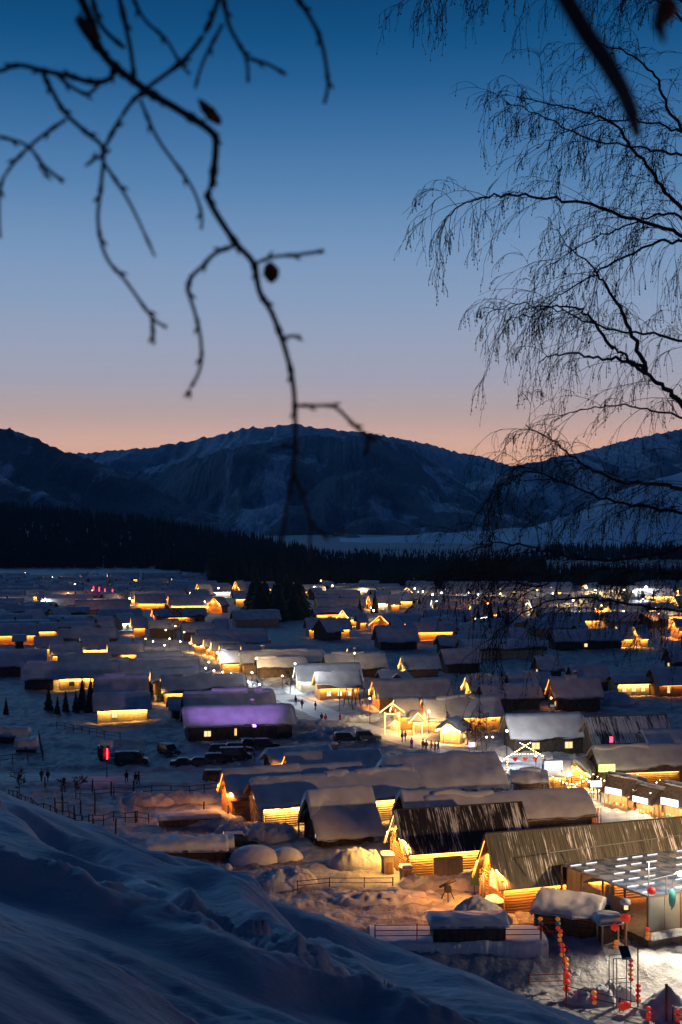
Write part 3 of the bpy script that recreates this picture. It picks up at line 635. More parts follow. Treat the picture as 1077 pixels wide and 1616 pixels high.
house('house behind the star-lit gable with lit porch', (238,1052), (309,1050), H=6.0, w=3.4, g='w', gp=1.2)
house('long snowy house with star-bright golden gable above the violet roof', (254,1063), (388,1060), H=6.2, w=3.6, g='w', gp=1.6, e='w', ep=1.2, es=(0,.6))
house('little shed left of the violet roof', (265,1099), (289,1098), H=4.4, w=2.4, Hw=2.2, wallm='dark', name='shed', cat='shed')
house('house with pinkish wind-scoured snow behind the violet roof', (289,1088), (433,1086), H=6.3, w=3.6, wallm='dark', t=.7)
VIO = house('long house with a violet-lit snow roof and dark wall', (288,1113), (463,1109), H=5.9, w=3.7, Hw=2.6, wallm='dark', t=.45, win=((.18,1,1.1,.9),(.45,1,.35,1.2),(.82,0,1.2,1.2)))
house('lit gable house, leftmost of the golden gables in the upper left row', (54,1003), (100,1002), H=6.0, w=3.3, g='w', gp=1.4, e='w', ep=.7)
house('golden gable house with lit doorway below the leftmost golden gable', (79,1011), (129,1010), H=6.2, w=3.4, g='w', gp=1.4, e='w', ep=.7, es=(0,.25))
house('grey roofed house with broad golden wall in the upper left row', (127,1002), (172,1001), H=6.2, w=3.4, g='w', gp=.8, e='w', ep=1.5, wallm='pale')
house('dark roofed house with a short stretch of golden wall, upper left row', (170,1012), (227,1011), H=5.8, w=3.3, g='w', gp=.8, e='w', es=(.35,.8), ep=1.4)
house('long dark house behind the grey roof with broad golden wall', (92,988), (186,987), H=6.6, w=4.4, wallm='dark')
house('very long row house edged with a glowing line at the left edge', (-20,983), (60,981), H=6.2, w=3.6, e='o', ep=1.2)
house('long snow roof continuing right from the glowing row house', (58,981), (150,979), H=5.4, w=3.2, e='w', es=(0,.3), ep=1.0)
house('dark low house at the left edge below the glowing row house', (-15,1024), (74,1023), H=6.4, w=5.0, wallm='dark')
house('narrow snowy roof below the short golden wall', (217,1028), (288,1027), H=5.0, w=3.0, wallm='dark')
house('low dark roof between the cornice house and golden gables', (92,1030), (176,1029), H=5.6, w=3.4, wallm='dark')
house('small dark-walled shed in front of the glowing row house', (20,1000), (42,1000), H=4.6, w=2.6, wallm='dark', name='shed', cat='shed')
house('house with orange lit left gable and wall beside the bare trees', (207,972), (232,971), H=6.2, w=3.4, g='o', gp=1.6, e='o', ep=1.3)
house('grey house right of the orange lit gable', (234,976), (282,975), H=6.0, w=3.6, wallm='mid')
house('pale snow roof right of the lit bare tree', (286,981), (337,980), H=6.0, w=3.6, wallm='mid')
house('square snowy house left of the blue field', (337,975), (360,974), H=6.0, w=3.6, wallm='mid')
# --- far left/centre orange buildings
FG = 'far houses near the spruce wood'
house('far hall outlined with orange lights, left one of the two', (213,936), (262,935), H=6.6, w=4.5, g='o', gp=2, e='o', ep=2.6, group=FG)
house('far hall outlined with orange lights, right and longer one of the two', (266,938), (336,937), H=6.8, w=5.0, g='o', gp=1.5, e='o', ep=3.0, group=FG)
house('far small gabled house lit orange beside the longer orange hall', (338,941), (352,940), H=6.4, w=4, g='o', gp=2.0, th=50, group=FG)
house('far house with a slanting orange light bar left of the dark trees', (372,915), (384,915), H=8, w=4, g='o', gp=2.4, th=35, group=FG)
house('far house with slanting orange light bar above the orange halls', (312,919), (332,919), H=8, w=4, g='o', gp=2.0, th=30, group=FG)
house('far house with row of lit openings left of the dark trees', (368,932), (398,931), H=6, w=4, e='w', ep=1.6, group=FG)
house('far house with golden windows above the longer orange hall', (302,929), (330,929), H=6, w=4, e='w', ep=1.8, group=FG)
house('far greenish-lit greenhouse-like house with bright wall', (582,938), (612,938), H=6, w=4.5, e='c', ep=3.2, g='o', gp=2, group=FG)
house('far low house with amber wall right of the greenish lit house', (612,944), (630,944), H=5, w=3.6, e='o', ep=2.2, group=FG)
house('house pair with glowing wall left of the big dark gable', (482,974), (506,974), H=6.2, w=3.6, e='w', ep=1.3, group=FG)
house('big dark-gabled house in the upper middle', (504,975), (530,974), H=6.8, w=4.6, th=35, wallm='dark', group=FG)
house('house with glowing wall right of the big dark gable', (530,975), (552,974), H=6.0, w=3.6, e='w', ep=1.1, group=FG)
house('white-lit gabled house above the big dark gable', (541,960), (566,960), H=6.2, w=4, g='w', gp=2.4, e='w', ep=2, th=35, group=FG)
house('red-brown house with orange strip in the upper middle', (562,967), (578,967), H=5.6, w=3.6, e='o', ep=1.6, group=FG)
house('chalet with reddish open gable in the upper middle', (600,968), (622,967), H=6.6, w=4.6, th=55, g='o', gp=.6, group=FG)
house('long house with twin fiery orange gables', (640,981), (714,979), H=5.6, w=3.6, g='o', gp=2.6, e='o', ep=1.9, group=FG)
house('small fiery orange gable left of the long fiery house', (640,980), (652,979), H=6.6, w=3.0, g='o', gp=2.6, group=FG)
house('golden gabled chalet at right seen through the branches', (973,985), (996,984), H=6.6, w=3.6, g='w', gp=2.2, e='w', ep=1.8, group=FG)
house('second golden gabled chalet at right seen through the branches', (1001,985), (1020,984), H=6.6, w=3.4, g='w', gp=2.2, e='w', ep=1.4, group=FG)
house('house with slanting roof light at the right edge', (1062,975), (1085,974), H=6.4, w=3.6, g='o', gp=2.4, e='o', ep=1.6, group=FG)
house('orange-lit low house in the far right field', (907,984), (925,983), H=4.6, w=3.4, e='o', ep=2.4, group=FG)

# ------------------------------------------------------------------ the crowded far rows
rnd = random.Random(5)
def clear(x, y, L):
    for fx, fy, hl, hw, th in FOOT:
        dx, dy = x-fx, y-fy; a = dx*math.cos(th)+dy*math.sin(th); b = -dx*math.sin(th)+dy*math.cos(th)
        if abs(a) < hl+L*.42 and abs(b) < hw+2.2: return False
    return True
nfar = 0
rowsy = [375, 390, 405, 420, 435, 449, 463, 478, 493, 509, 525, 542, 559, 576, 594, 612, 631, 650, 669, 688, 703, 722, 744, 765]
PROT0 = list(PROT)
def ordn(n): return str(n) + ('th' if 10 < n % 100 < 14 else {1:'st', 2:'nd', 3:'rd'}.get(n % 10, 'th'))
FARL = {None: ('unlit snow-roofed house packed among the far rows of the village', 'unlit far village houses'),
        'w': ('far snow-roofed house with a golden light line under its eave', 'golden-lit far village houses'),
        'o': ('far snow-roofed house with an orange light line under its eave', 'orange-lit far village houses'),
        'c': ('far snow-roofed house with a cool white light line under its eave', 'cool-lit far village houses')}
for ri, d in enumerate(rowsy):
    krow = 0
    kx = -30 + rnd.uniform(0, 30)
    while kx < 1110 and nfar < 250:
        L = rnd.uniform(10, 24); x = (kx-CX)/F*d; y = d + rnd.uniform(-4, 4); stepk = (L+rnd.uniform(1, 5.5))/d*F
        if d > 500 and rnd.random() < .08: stepk *= 1.4
        okk = clear(x+L/2, y, L)
        if kx > 330 and d > 700: okk = False
        if 330 < kx < 480 and d > 670: okk = False
        if d < 430 and kx < 1030 and not (d > 372 and 560 < kx < 850): okk = False
        kb = kx + L/d*F
        if any(kx < q1 and kb > q0 and dq-60 < d < dq+4 for q0, q1, dq in PROT0): okk = False
        if 385 < kx < 490 and 430 < d < 640: okk = False
        if 840 < kx and 410 < d < 470 : okk = okk and rnd.random() < .25
        if d < 340 and kx < 150: okk = False
        if 255 < kx < 345 and 440 < d < 520: okk = False
        if d < 345 and 600 > kx > 400: okk = False
        if okk:
            litp = .74 if (kx > 540 and d > 520) else (.42 if d > 470 else .10)
            if kx > 800 and d < 480: litp = .04
            lit = rnd.random() < litp; col = rnd.choice(['w','w','w','o','c','w']) if lit else None
            H = rnd.uniform(5.2, 6.6); py = CY + (CH-H)/y*F
            lab, grp = FARL[col]; krow += 1; wl = rnd.choice(['log','mid','dark','pale']) if not col else rnd.choice(['pale','plank','log'])
            lab = ('long ' if L > 16 else 'short ' if L < 12.5 else '') + {None:'unlit', 'w':'golden-lit', 'o':'orange-lit', 'c':'cool-white-lit'}[col] + ' far house, ' + ordn(krow) + ' from the left in the ' + ordn(len(rowsy)-ri) + ' row from the wood'
            thd = rnd.choice([12, 10, 14, 8, 12, 55, -20]) + rnd.uniform(-3, 3)
            if abs(thd-12) > 20: L = min(L, 10)
            kr = kx + L*math.cos(math.radians(thd))/y*F
            house(lab, (kx, py), (kr, py), H=H, w=rnd.uniform(3.2, 4.3), th=thd, g=col if col and rnd.random() < .4 else None, gp=1.8,
                  e=col, es=(0, 1) if rnd.random() < .5 else (rnd.uniform(0,.4), rnd.uniform(.6,1)), ep=rnd.uniform(1.2, 2.8), wallm=wl, group=grp, win=((rnd.uniform(.1,.4), 0, 1.2, 1.1), (rnd.uniform(.55,.9), rnd.choice([0,1]), 1.2, 1.1)) if col else ())
            nfar += 1
        kx += stepk
# sparse houses on the far left snowfield
for i, (kx, py, col) in enumerate([(13,910,'w'),(34,914,None),(48,911,'w'),(62,913,'c'),(78,915,None),(100,907,'w'),(112,908,'w'),(121,913,None),(140,913,'w'),(155,912,'w'),(174,913,None),(190,915,'w'),(248,921,'c'),(276,922,None),(4,926,'w'),(28,927,'w'),(92,921,'c'),(404,911,None),(455,925,'w'),(470,924,'w'),(490,928,'c'),(496,926,'o')]):
    house('tiny far house on open snow, ' + ['far left and golden','second from left and unlit','third with pointed lit gable','with a cool lamp','unlit, right of the cool lamp','with twin golden lights high up','beside the one with twin golden lights','unlit in the middle of the field','with bright golden front','right of the bright golden front','unlit with pointed gable','the last golden one before the bare slope','with a pale lit strip before the wood','unlit before the wood','golden at the left edge, nearer','golden, nearer, by the left edge','with pale lamp, nearer','long and dark against the wood','with a lit row beside the dark trees','right of the lit row','cool-lit beside the reddish one','reddish near the dark trees'][i],
          (kx, py-2), (kx+16, py-2), H=6, w=3.5, th=rnd.uniform(5, 45), e=col, ep=2.6, wallm='dark', group='tiny far houses on the open snow')
print('houses', len(FOOT), 'lights', LIGHTS[0])

# ------------------------------------------------------------------ lamps on posts
def street_lamp(px, py, h, kind, label, p=260, r=.16):
    q = P(px, py); z = g1(q.x, q.y); o = empty('street_lamp', (q.x, q.y, z), 0, label, 'street lamp', 'lamps on posts around the village')
    f = MB(); f.tube([(0,0,-.3),(0,0,h)], [.07,.05], 7); f.build('post', M['dark'], o)
    MB().lathe([(.03,0),(r,r*.5),(r,r*1.3),(.05,r*2)], (0,0,h), 10).build('lamp_head', M[{'w':'glamp','c':'glampc','o':'glampo','p':'gpurp'}[kind]], o, True)
    point(o, (0,0,h+r*2+.2), p, {'w':(1,.68,.32),'c':(.9,.96,1),'o':(1,.4,.1),'p':PURP}[kind], .14); return o
street_lamp(405, 1075, 5.0, 'w', 'star-bright lamp on a post in the square left of the cool-lit roof', 2600, .22)
street_lamp(584, 1142, 4.5, 'w', 'post lamp beside the snowy path left of the lit arch', 1200, .15)
street_lamp(350, 1066, 4.0, 'c', 'cool white lamp above the snow heaps of the square', 700)
street_lamp(466, 1106, 7.5, 'c', 'cool white lamp between the snow heaps and the cool-lit roof', 3600)
street_lamp(677, 1160, 3.6, 'w', 'round lamp on the snowy path right of the lit arch', 520, .2)
street_lamp(800, 1206, 5.0, 'c', 'white lamp inside the string-light gate square', 3200)
street_lamp(560, 1076, 6.0, 'w', 'lamp in front of the log house with pale windows', 350)
street_lamp(260, 1050, 5, 'w', 'lamp between the cornice house and the star-bright gable', 420)
street_lamp(72, 966, 5, 'c', 'cool lamp by the far cool-lit roofs at left', 700)
street_lamp(78, 955, 5, 'c', 'left one of the cool lamps in front of the far left roof', 600)
street_lamp(108, 956, 5, 'o', 'orange lamp in front of the far left roof', 500)
street_lamp(146, 967, 8, 'o', 'tall orange lamp by the far small lit hut', 700)
street_lamp(60, 1087, 3.0, 'c', 'small cool lamp under the annex at the left', 120, .1)
street_lamp(245, 1072, 3.5, 'w', 'small lamp beside the house behind the star-lit gable', 250, .14)
street_lamp(870, 1150, 5.0, 'o', 'orange lamp on the lane behind the timber house', 400)
street_lamp(940, 955, 6, 'w', 'far golden lamp at the right, left of the white one', 1500, .35)
street_lamp(1020, 951, 6, 'c', 'far brilliant white lamp at the right', 2600, .6)
street_lamp(925, 951, 6, 'c', 'far white lamp among the right rows', 1600, .4)
street_lamp(985, 955, 6, 'w', 'far golden lamp between the white ones', 1400, .35)
street_lamp(790, 962, 6, 'w', 'far golden lamp right of the fiery gables', 1500, .35)
street_lamp(740, 960, 6, 'w', 'far golden lamp among the middle rows', 1500, .35)
street_lamp(697, 962, 6, 'c', 'far cool lamp among the middle rows', 1200, .35)
street_lamp(950, 978, 5, 'w', 'golden lamp left of the golden gabled chalets', 900, .3)
street_lamp(880, 980, 5, 'o', 'orange lamp in the far right field', 800, .3)
street_lamp(1040, 992, 5, 'o', 'small orange lamp right of the golden gabled chalets', 500, .22)
for i, (kx, py) in enumerate([(148,951),(157,952),(166,954),(178,955)]):
    q = P(kx, py); o = empty('neon_sign', (q.x, q.y, g1(q.x, q.y)), 0, ['first', 'second', 'third', 'fourth'][i] + ' from the left of four small red neon posts, far left', 'neon sign', 'small red neon posts')
    MB().tube([(0,0,-.3),(0,0,5)], .08, 6).build('post', M['blackp'], o); MB().box(-.16,.16,-.12,.12,5,6.8).build('neon_tube', M['gred'], o)
for i, (kx, py, c) in enumerate([(560,965,'w'),(575,950,'w'),(655,950,'w'),(668,955,'w'),(683,956,'w'),(720,963,'w'),(755,957,'c'),(765,962,'w'),(812,957,'w'),(835,965,'w'),(848,953,'o'),(860,958,'c'),(873,952,'w'),(900,958,'w'),(912,965,'w'),(960,950,'c'),(972,958,'w'),(1000,955,'c'),(1008,962,'c'),(1035,958,'w'),(1050,950,'w'),(1066,962,'w'),(1070,950,'o'),(745,972,'w'),(770,975,'o'),(778,973,'o'),(905,974,'w'),(1015,970,'c'),(590,978,'w'),(496,947,'w'),(525,945,'w'),(507,935,'o'),(450,938,'w'),(40,921,'w'),(118,925,'w'),(130,921,'w'),(205,958,'w'),(345,950,'w')]):
    o = street_lamp(kx, py, random.uniform(3, 6), c, 'small bright lamp dot among the far rows', 900, .3); o['group'] = 'lamp dots among the far rows'
for i, (kx, py, h, c) in enumerate([(262,1004,3,'w'),(268,1014,2.5,'w'),(277,1002,4,'w'),(285,1018,2.5,'w'),(291,1010,3.5,'w'),(300,1022,2.5,'w'),(308,1028,2.5,'o'),(318,1030,2.6,'w'),(330,1034,2.6,'w'),(343,1040,2.6,'w'),(230,1012,2,'o'),(242,1016,2,'w')]):
    o = street_lamp(kx, py+8, h, c, 'small golden lamp by the pointed stalls', 170, .17); o['group'] = 'small golden lamps by the pointed stalls'
for i, (kx, py, h, c) in enumerate([(325,1062,2,'c'),(338,1070,2,'c'),(352,1074,2.4,'c'),(365,1072,2,'c'),(374,1084,2,'w'),(392,1086,2,'c'),(410,1092,2.2,'c'),(330,1058,3,'w'),(446,1080,2.4,'w'),(398,1072,2.5,'c')]):
    o = street_lamp(kx, py+6, h, c, 'small cool lamp among the snow heaps of the square', 190, .16); o['group'] = 'small lamps among the square snow heaps'
for i, (kx, py, h, c) in enumerate([(640,1142,2.2,'w'),(662,1148,2,'w'),(693,1150,2.5,'w'),(700,1170,2,'w'),(725,1168,2.5,'w'),(868,1232,3,'w'),(885,1240,3,'w'),(902,1250,2.6,'w'),(918,1256,2.8,'c'),(930,1262,2.6,'w'),(846,1222,3,'c'),(778,1190,3,'w'),(768,1186,2.6,'w')]):
    o = street_lamp(kx, py+4, h, c, 'small golden lamp along the busy market lane', 150, .12); o['group'] = 'small golden lamps along the market lane'
_r = random.Random(77)
for i in range(34):
    kx = _r.uniform(545, 1076) if i < 24 else _r.uniform(5, 480); py = _r.uniform(943, 990) if i < 24 else _r.uniform(925, 985)
    o = street_lamp(kx, py, _r.uniform(2.5, 5), _r.choice('wwwoc'), 'tiny lamp dot in the far lanes', 330, .2); o['group'] = 'lamp dots among the far rows'
# violet floodlight in front of the violet roof
q = P(402, 1206); vz = g1(q.x, q.y)
o = empty('flood_light', (q.x, q.y, vz), 0, 'violet floodlight on a post in front of the violet roof', 'floodlight')
MB().tube([(0,0,-.3),(0,0,5.5)], .06, 6).build('post', M['blackp'], o); MB().box(-.25,.25,-.12,.12,5.5,5.8).build('lamp_head', M['gpurp'], o)
d = bpy.data.lights.new('flood', 'SPOT'); d.energy = 21000; d.color = (.47,.24,1); d.spot_size = math.radians(44); d.spot_blend = .6; d.shadow_soft_size = .05
s = bpy.data.objects.new('flood', d); C.objects.link(s); s.parent = o; s.location = (0,.2,5.9)
MB().box(-1.6,1.6,.3,1.5,5.70,5.72).build('visor', M['blackp'], o)  # plate added to block the violet light from the wall below the roof
tg = VIO.location + Vector((-1, 0, 4.6)); s.rotation_euler = (tg - (o.location+Vector((0,0,5.9)))).to_track_quat('-Z', 'Y').to_euler()
# ------------------------------------------------------------------ red neon sign, fences, gates in the dark yard
def thing_at(name, px, py, rz, label, cat, group=None, dz=0, z=None):
    q = P(px, py, z or 0); zz = g1(q.x, q.y) if z is None else z
    return empty(name, (q.x, q.y, zz+dz), rz, label, cat, group)
o = thing_at('neon_sign', 169, 1227, 0, 'red neon tube sign on a snow-capped post by the dark road', 'neon sign')
MB().tube([(0,0,-.3),(0,0,2.6)], .07, 6).build('post', M['blackp'], o); MB().box(-.55,.35,-.08,.08,2.6,4.4).build('sign_board', mat('dark_red_board', (.12,.01,.015), .6), o)
MB().box(-.02,.16,-.16,-.08,2.7,4.3).build('neon_tube', M['gred'], o)
snow_sheet('snow_cap', o, -1.0, .9, lambda x: -.5, lambda x: .5, 4.45, .05, .9, 12, 12, 3, round_r=0)
point(o, (.1, -.5, 3.5), 60, (1,.05,.10), .2, 'neon_light')
def fence(pts, h, label, m='dark', rails=2, step=2.6, post=.12, group=None, zfix=None, name='fence', lean=.05, rail=.08, pickets=False):
    P0 = [Vector((p[0], p[1], 0)) for p in pts]; c = P0[0]
    o = empty(name, (c.x, c.y, 0), 0, label, 'fence', group)
    tops = []
    for a, b in zip(P0[:-1], P0[1:]):
        n = max(1, round((b-a).length/step))
        for i in range(n + (1 if b is P0[-1] else 0)): tops.append(a.lerp(b, i/n))
    pt = []
    for p in tops:
        z = g1(p.x, p.y) if zfix is None else (zfix(p.x, p.y)); e = Vector((random.uniform(-lean, lean), random.uniform(-lean, lean), h*random.uniform(.94, 1.08) if lean > .02 else h))
        q = Vector((p.x-c.x, p.y-c.y, z)); pt.append((q, e))
        MB().bar(q-Vector((0,0,.3)), q+e, post).build('post', M[m], o)
    for r in range(rails):
        t = (r+1)/rails*.92
        for (a, ea), (b, eb) in zip(pt[:-1], pt[1:]): MB().bar(a+ea*t, b+eb*t, rail).build('rail', M[m], o)
    return o
px2 = lambda *a: [P(x, y)[:2] for x, y in a]
fence(px2((-20,1210),(20,1206),(68,1202)), 1.3, 'rail fence at the left edge above the dark road', group='dark rail fences')
fence(px2((68,1202),(66,1188),(62,1172)), 1.5, 'short rail fence running back from the road at the left', group='dark rail fences')
fence(px2((90,1152),(130,1158),(165,1165),(190,1168)), 1.2, 'low rail fence in the blue snow below the golden plank wall', group='dark rail fences')
fence(px2((120,1260),(180,1258),(240,1256),(300,1254),(345,1252)), 1.3, 'long rail fence along the near side of the dark road', group='dark rail fences')
fence(px2((15,1262),(40,1275),(80,1290),(130,1306)), 1.4, 'leaning fence in the dark yard behind the snow slope', group='dark rail fences', step=1.7)
fence(px2((130,1306),(180,1300),(235,1298)), 1.3, 'fence with uneven posts around the dark yard', group='dark rail fences', step=1.5)
fence(px2((470,1405),(520,1404),(575,1401),(620,1398)), 1.0, 'thin fence on the orange lit snow below the two-layer hut', group='dark rail fences', step=3.2, post=.1, rail=.06)
for i, (x, y, h) in enumerate([(183,1322,2.6),(148,1312,2.0),(140,1308,2.4),(118,1300,2.8),(60,1300,2.4),(52,1285,2.2),(100,1280,3.0),(88,1282,2.6),(322,1292,2.4),(360,1292,2.2),(215,1300,2.0),(128,1286,2.4),(150,1290,3.2),(72,1246,2.0),(146,1252,2.4),(176,1256,2.6),(212,1248,2.0)]):
    o = thing_at('fence_post', x, y, 0, 'lone dark wooden post in the snowy yard', 'post', 'lone wooden posts in the dark yard')
    MB().tube([(0,0,-.3),(random.uniform(-.1,.1),0,h*.75)], [.13,.1], 7).build('shaft', M['dark'], o)
def frame_gate(px, py, w, h, label, m, rz=.1, legs=3):
    o = thing_at('goal_frame', px, py, rz, label, 'frame')
    MB().bar((0,0,h), (w,0,h), .12).build('crossbar', M[m], o)
    for i in range(legs): MB().bar((w*i/(legs-1), 0, -.2), (w*i/(legs-1), 0, h), .1).build('post', M[m], o)
frame_gate(53, 1277, 2.9, 1.9, 'pale pole frame standing in the dark yard', 'pale')
frame_gate(88, 1283, 1.6, 1.3, 'low pale pole frame right of the taller one', 'mid')
frame_gate(536, 1123, 2.6, 4.4, 'tall dark timber portal beside the snowy path', 'dark', .15, 2)
for i, (x, lab) in enumerate([(556, 'left dark timber swing frame below the log house'), (567, 'right dark timber swing frame below the log house')]):
    o = thing_at('swing_frame', x, 1118, .1, lab, 'swing frame')
    for s in (-1, 1):
        MB().bar((s*1.1-.6,0,-.2),(s*1.1,0,3.6),.14).build('leg', M['dark'], o); MB().bar((s*1.1+.6,0,-.2),(s*1.1,0,3.6),.14).build('leg', M['dark'], o)
    MB().bar((-1.3,0,3.6),(1.3,0,3.6),.14).build('crossbar', M['dark'], o)
# ------------------------------------------------------------------ snow mounds, sheds
def mound(px, py, rx, ry, h, label, name='snow_mound', sq=2.2, m='snow', lump=.12, seed=None, dz=-.25, cat='snow mound', nn=26, sharp=0, z=None, group=None):
    m = 'gsnow' if m == 'snow' and lump > .1 else m; q = P(px, py, z or 0); z0 = g1(q.x, q.y) if z is None else z; n = nn; sd = seed or random.random()*40
    a = np.linspace(-1, 1, 2*n+1); X, Y = np.meshgrid(a, a, indexing='ij'); r = (np.abs(X)**sq+np.abs(Y)**sq)**(1/sq)
    if sharp > 1: Z = h*np.maximum(0, np.exp(-(r/.46)**2)*1.02-.01)
    elif sharp: Z = h*np.maximum(0, 1-r)**sharp
    else: Z = h*np.sqrt(np.maximum(0, 1-r**2))
    ft = np.minimum(1, np.maximum(0, 1.02-r)*5)
    Z = Z + lump*fbm(X*rx*.9+sd, Y*ry*.9, 4, 120)*2*ft + lump*.8*np.abs(fbm(X*rx*2.2+sd, Y*ry*2.2, 3, 130))*ft
    V = np.stack([X.ravel()*rx, Y.ravel()*ry, np.where(r > 1, -.4, Z).ravel()], 1)
    k = 1/np.maximum(1, r.ravel()/1.0); V[:,0] *= k; V[:,1] *= k
    o = np_mesh(name, V, grid_faces(2*n+1, 2*n+1), M[m]); o.location = (q.x, q.y, z0+dz); return tag(o, label, cat, group)
def snow_shed(px, py, L, w, h, t, rz, label, cat='shed', m='dark', name='snow_shed', z=None):
    o = thing_at(name, px, py, rz, label, cat, z=z)
    MB().box(-L/2+.2, L/2-.2, -w+.3, w-.3, -.3, h).build('wall', M[m], o)
    MB().box(-L/2, L/2, -w, w, h, h+.1).build('roof', M['mid'], o)
    snow_sheet('roof_snow', o, -L/2-.15, L/2+.15, lambda x: -w-.15, lambda x: w+.15, h+.1, .12, t, 34, 22, random.random()*30, round_r=.3, wob=.12); return o
snow_shed(298, 1303, 7.6, 1.5, 1.15, .45, .22, 'low woodshed with flat frosted roof in front of the lit snow bank', m='mid')
snow_shed(18, 1172, 6.2, 1.8, 1.2, 1.3, .05, 'low dark shed under a thick rounded snow slab at the left edge')
snow_shed(42, 1188, 3.4, 1.5, 1.0, 1.5, .1, 'small dark shed under a tall snow dome near the left edge')
snow_shed(296, 1356, 9.0, 2.2, .9, 1.0, .1, 'low shed under a long rolling snow quilt behind the snow slope')
snow_shed(350, 1352, 2.6, 1.6, .8, 1.4, .1, 'rounded snow cap right of the long rolling snow quilt')
mound(402, 1360, 2.9, 2.0, 1.9, 'large smooth round snow dome below the two-layer hut', cat='snow dome', lump=.03)
mound(452, 1358, 2.0, 1.6, 1.5, 'smaller round snow dome beside the large one', cat='snow dome', lump=.03)
mound(360, 1372, .5, .5, .6, 'tiny ball of snow in front of the rolling snow quilt', cat='snow ball', lump=.02, dz=0)
for i, (x, y, rx, ry, h, lb) in enumerate([(230,1268,4.5,2.5,1.5,'warm-tinted lumpy snow bank beside the dark road'), (300,1266,4.6,2.2,1.4,'golden snow bank left of the orange lit gable'), (330,1300,5,2.6,1.3,'broken snow heap in front of the low woodshed'),
    (385,1312,3.6,2.0,1.2,'snow heap by the glowing yellow wall'), (560,1368,3.2,2.2,2.2,'bright yellow snow heap left of the dark plank roof house'), (430,1322,3.4,2.2,2.0,'dark snow heap between the yellow wall and the two-layer hut'), (450,1395,3.6,2.4,1.7,'blue lumpy snow heap below the two-layer hut'),
    (700,1398,5.0,2.2,1.3,'orange snow heap in front of the dark plank roof house'), (820,1415,3.2,1.6,.8,'snow heap under the log wall of the grey plank roof house'), (610,1420,6,2.5,.9,'broad reddish snow swell left of the telescope'), (80,1084,4.5,2.2,1.6,'pale lit snow heap under the annex at the left'),
    (350,1092,4.5,3,1.8,'cool-lit snow heap in the square'), (385,1090,4,3,2.0,'second cool-lit snow heap in the square'), (420,1094,4.6,2.6,1.5,'cool-lit snow heap nearest the cool-lit roof'), (500,1150,6,2.2,1.2,'snow bank along the left side of the path'), (540,1163,6,2.4,1.4,'rough snow bank behind the frosted roof shed'), (500,1166,5,2.2,1.2,'snow bank left of the rough one by the parked cars'),
    (620,1136,4.6,2.6,1.4,'snow heap right below the lit arch'), (655,1150,5.4,2.0,1.2,'bright snow heap between arch and path'), (570,1138,5,2,1.2,'snow bank between path and swing frames'), (880,1292,3,2,1.4,'snow heap behind the paling fence'), (705,1268,3,2,1,'snow lump on the hidden yard'), (850,1148,3.4,2.4,1.8,'warm snow heap left of the patchy roof'), (960,1112,5.5,3.6,2.2,'round snow dome near the golden string lights'), (965,1108,4,3,2,'snow dome behind the round one'), (1000,1230,4,2,1.3,'snow bank along the market stalls')]):
    mound(x, y, rx, ry, h, lb, lump=.30)
# ------------------------------------------------------------------ terrace with the red fence, lower right
def terrace():
    o = empty('snow_terrace', (2.6, 125, 0), 0, 'terrace bank with a streaked icy front below the red fence', 'bank')
    nx = 150; xs = np.linspace(0, 15.6, nx)
    prof = [(-.9,-2.2),(-.55,-1.8),(-.35,-1.2),(-.22,-.6),(-.12,0),(-.05,.6),(0,1.05),(.3,1.22),(1,1.25),(2,1.2),(3.5,1.25),(5,1.2),(6.5,.8),(8.5,.1),(10,-.8)]
    V = []
    for j, (y, z) in enumerate(prof):
        fl = np.abs(fbm(xs*2.6, xs*0+z*.25, 3, 140))*.5; w = 1 if y <= 0 else 0
        yy = y - w*fl*.7 + .25*fbm(xs*.3, xs*0+j*.1, 2, 141); zz = z + (0 if w else .16*fbm(xs*.9, xs*0+y*.9, 4, 142)) + (.18*np.abs(fbm(xs*1.7, xs*0, 3, 143)) if abs(y) < .2 else 0)
        V.append(np.stack([xs, yy + 0*xs, zz + 0*xs], 1))
    np_mesh('snow_bank', np.concatenate(V), grid_faces(len(prof), nx), M['snow'], o); return o
terrace()
T_Z = 1.2
fence([(3.0,125.3),(6.7,125.4),(10.4,125.5),(14.0,125.6),(17.6,125.7)], 1.5, 'red rail fence along the front edge of the streaked terrace', 'redpaint', 3, 3.6, .09, zfix=lambda x, y: T_Z, lean=.01, rail=.06, name='rail_fence')
o = fence([(17.7,125.6),(19.2,125.5)], 1.7, 'short red railing piece with a diagonal brace at the terrace corner', 'redpaint', 2, 1.5, .09, zfix=lambda x, y: T_Z, lean=.01, rail=.06, name='rail_fence')
MB().bar((0,0,T_Z+1.5),(2.6,-.6,T_Z-.9),.06).build('brace', M['redpaint'], o)
zr_ = lambda x, y: T_Z + (y-125.2)*.31
fence([(19.3,125.4),(19.1,122.5),(18.8,119.6),(18.5,116.8)], 1.6, 'red railing running down from the terrace towards the slope, hung with lanterns', 'redpaint', 3, 2.0, .11, zfix=zr_, lean=.01, rail=.07, name='rail_fence')
zy = lambda x, y: -1.6
a_, b_ = P(826,1548,-1.6), P(888,1546,-1.6)
fence([a_[:2], b_[:2]], 1.25, 'low red railing below the terrace, upper one', 'redpaint', 2, 3.4, .08, zfix=zy, lean=.01, rail=.06, name='rail_fence')
a_, b_ = P(834,1560,-1.6), P(890,1558,-1.6)
fence([a_[:2], b_[:2]], 1.25, 'low red railing below the terrace, lower and nearer one', 'redpaint', 2, 3.2, .08, zfix=zy, lean=.01, rail=.06, name='rail_fence')
a_, b_ = P(894,1576,-1.6), P(1022,1606,-1.6)
fence([a_[:2], b_[:2]], 1.15, 'black iron railing across the foot of the floodlit yard', 'blackp', 2, 2.2, .08, zfix=zy, lean=.01, rail=.06, name='rail_fence')
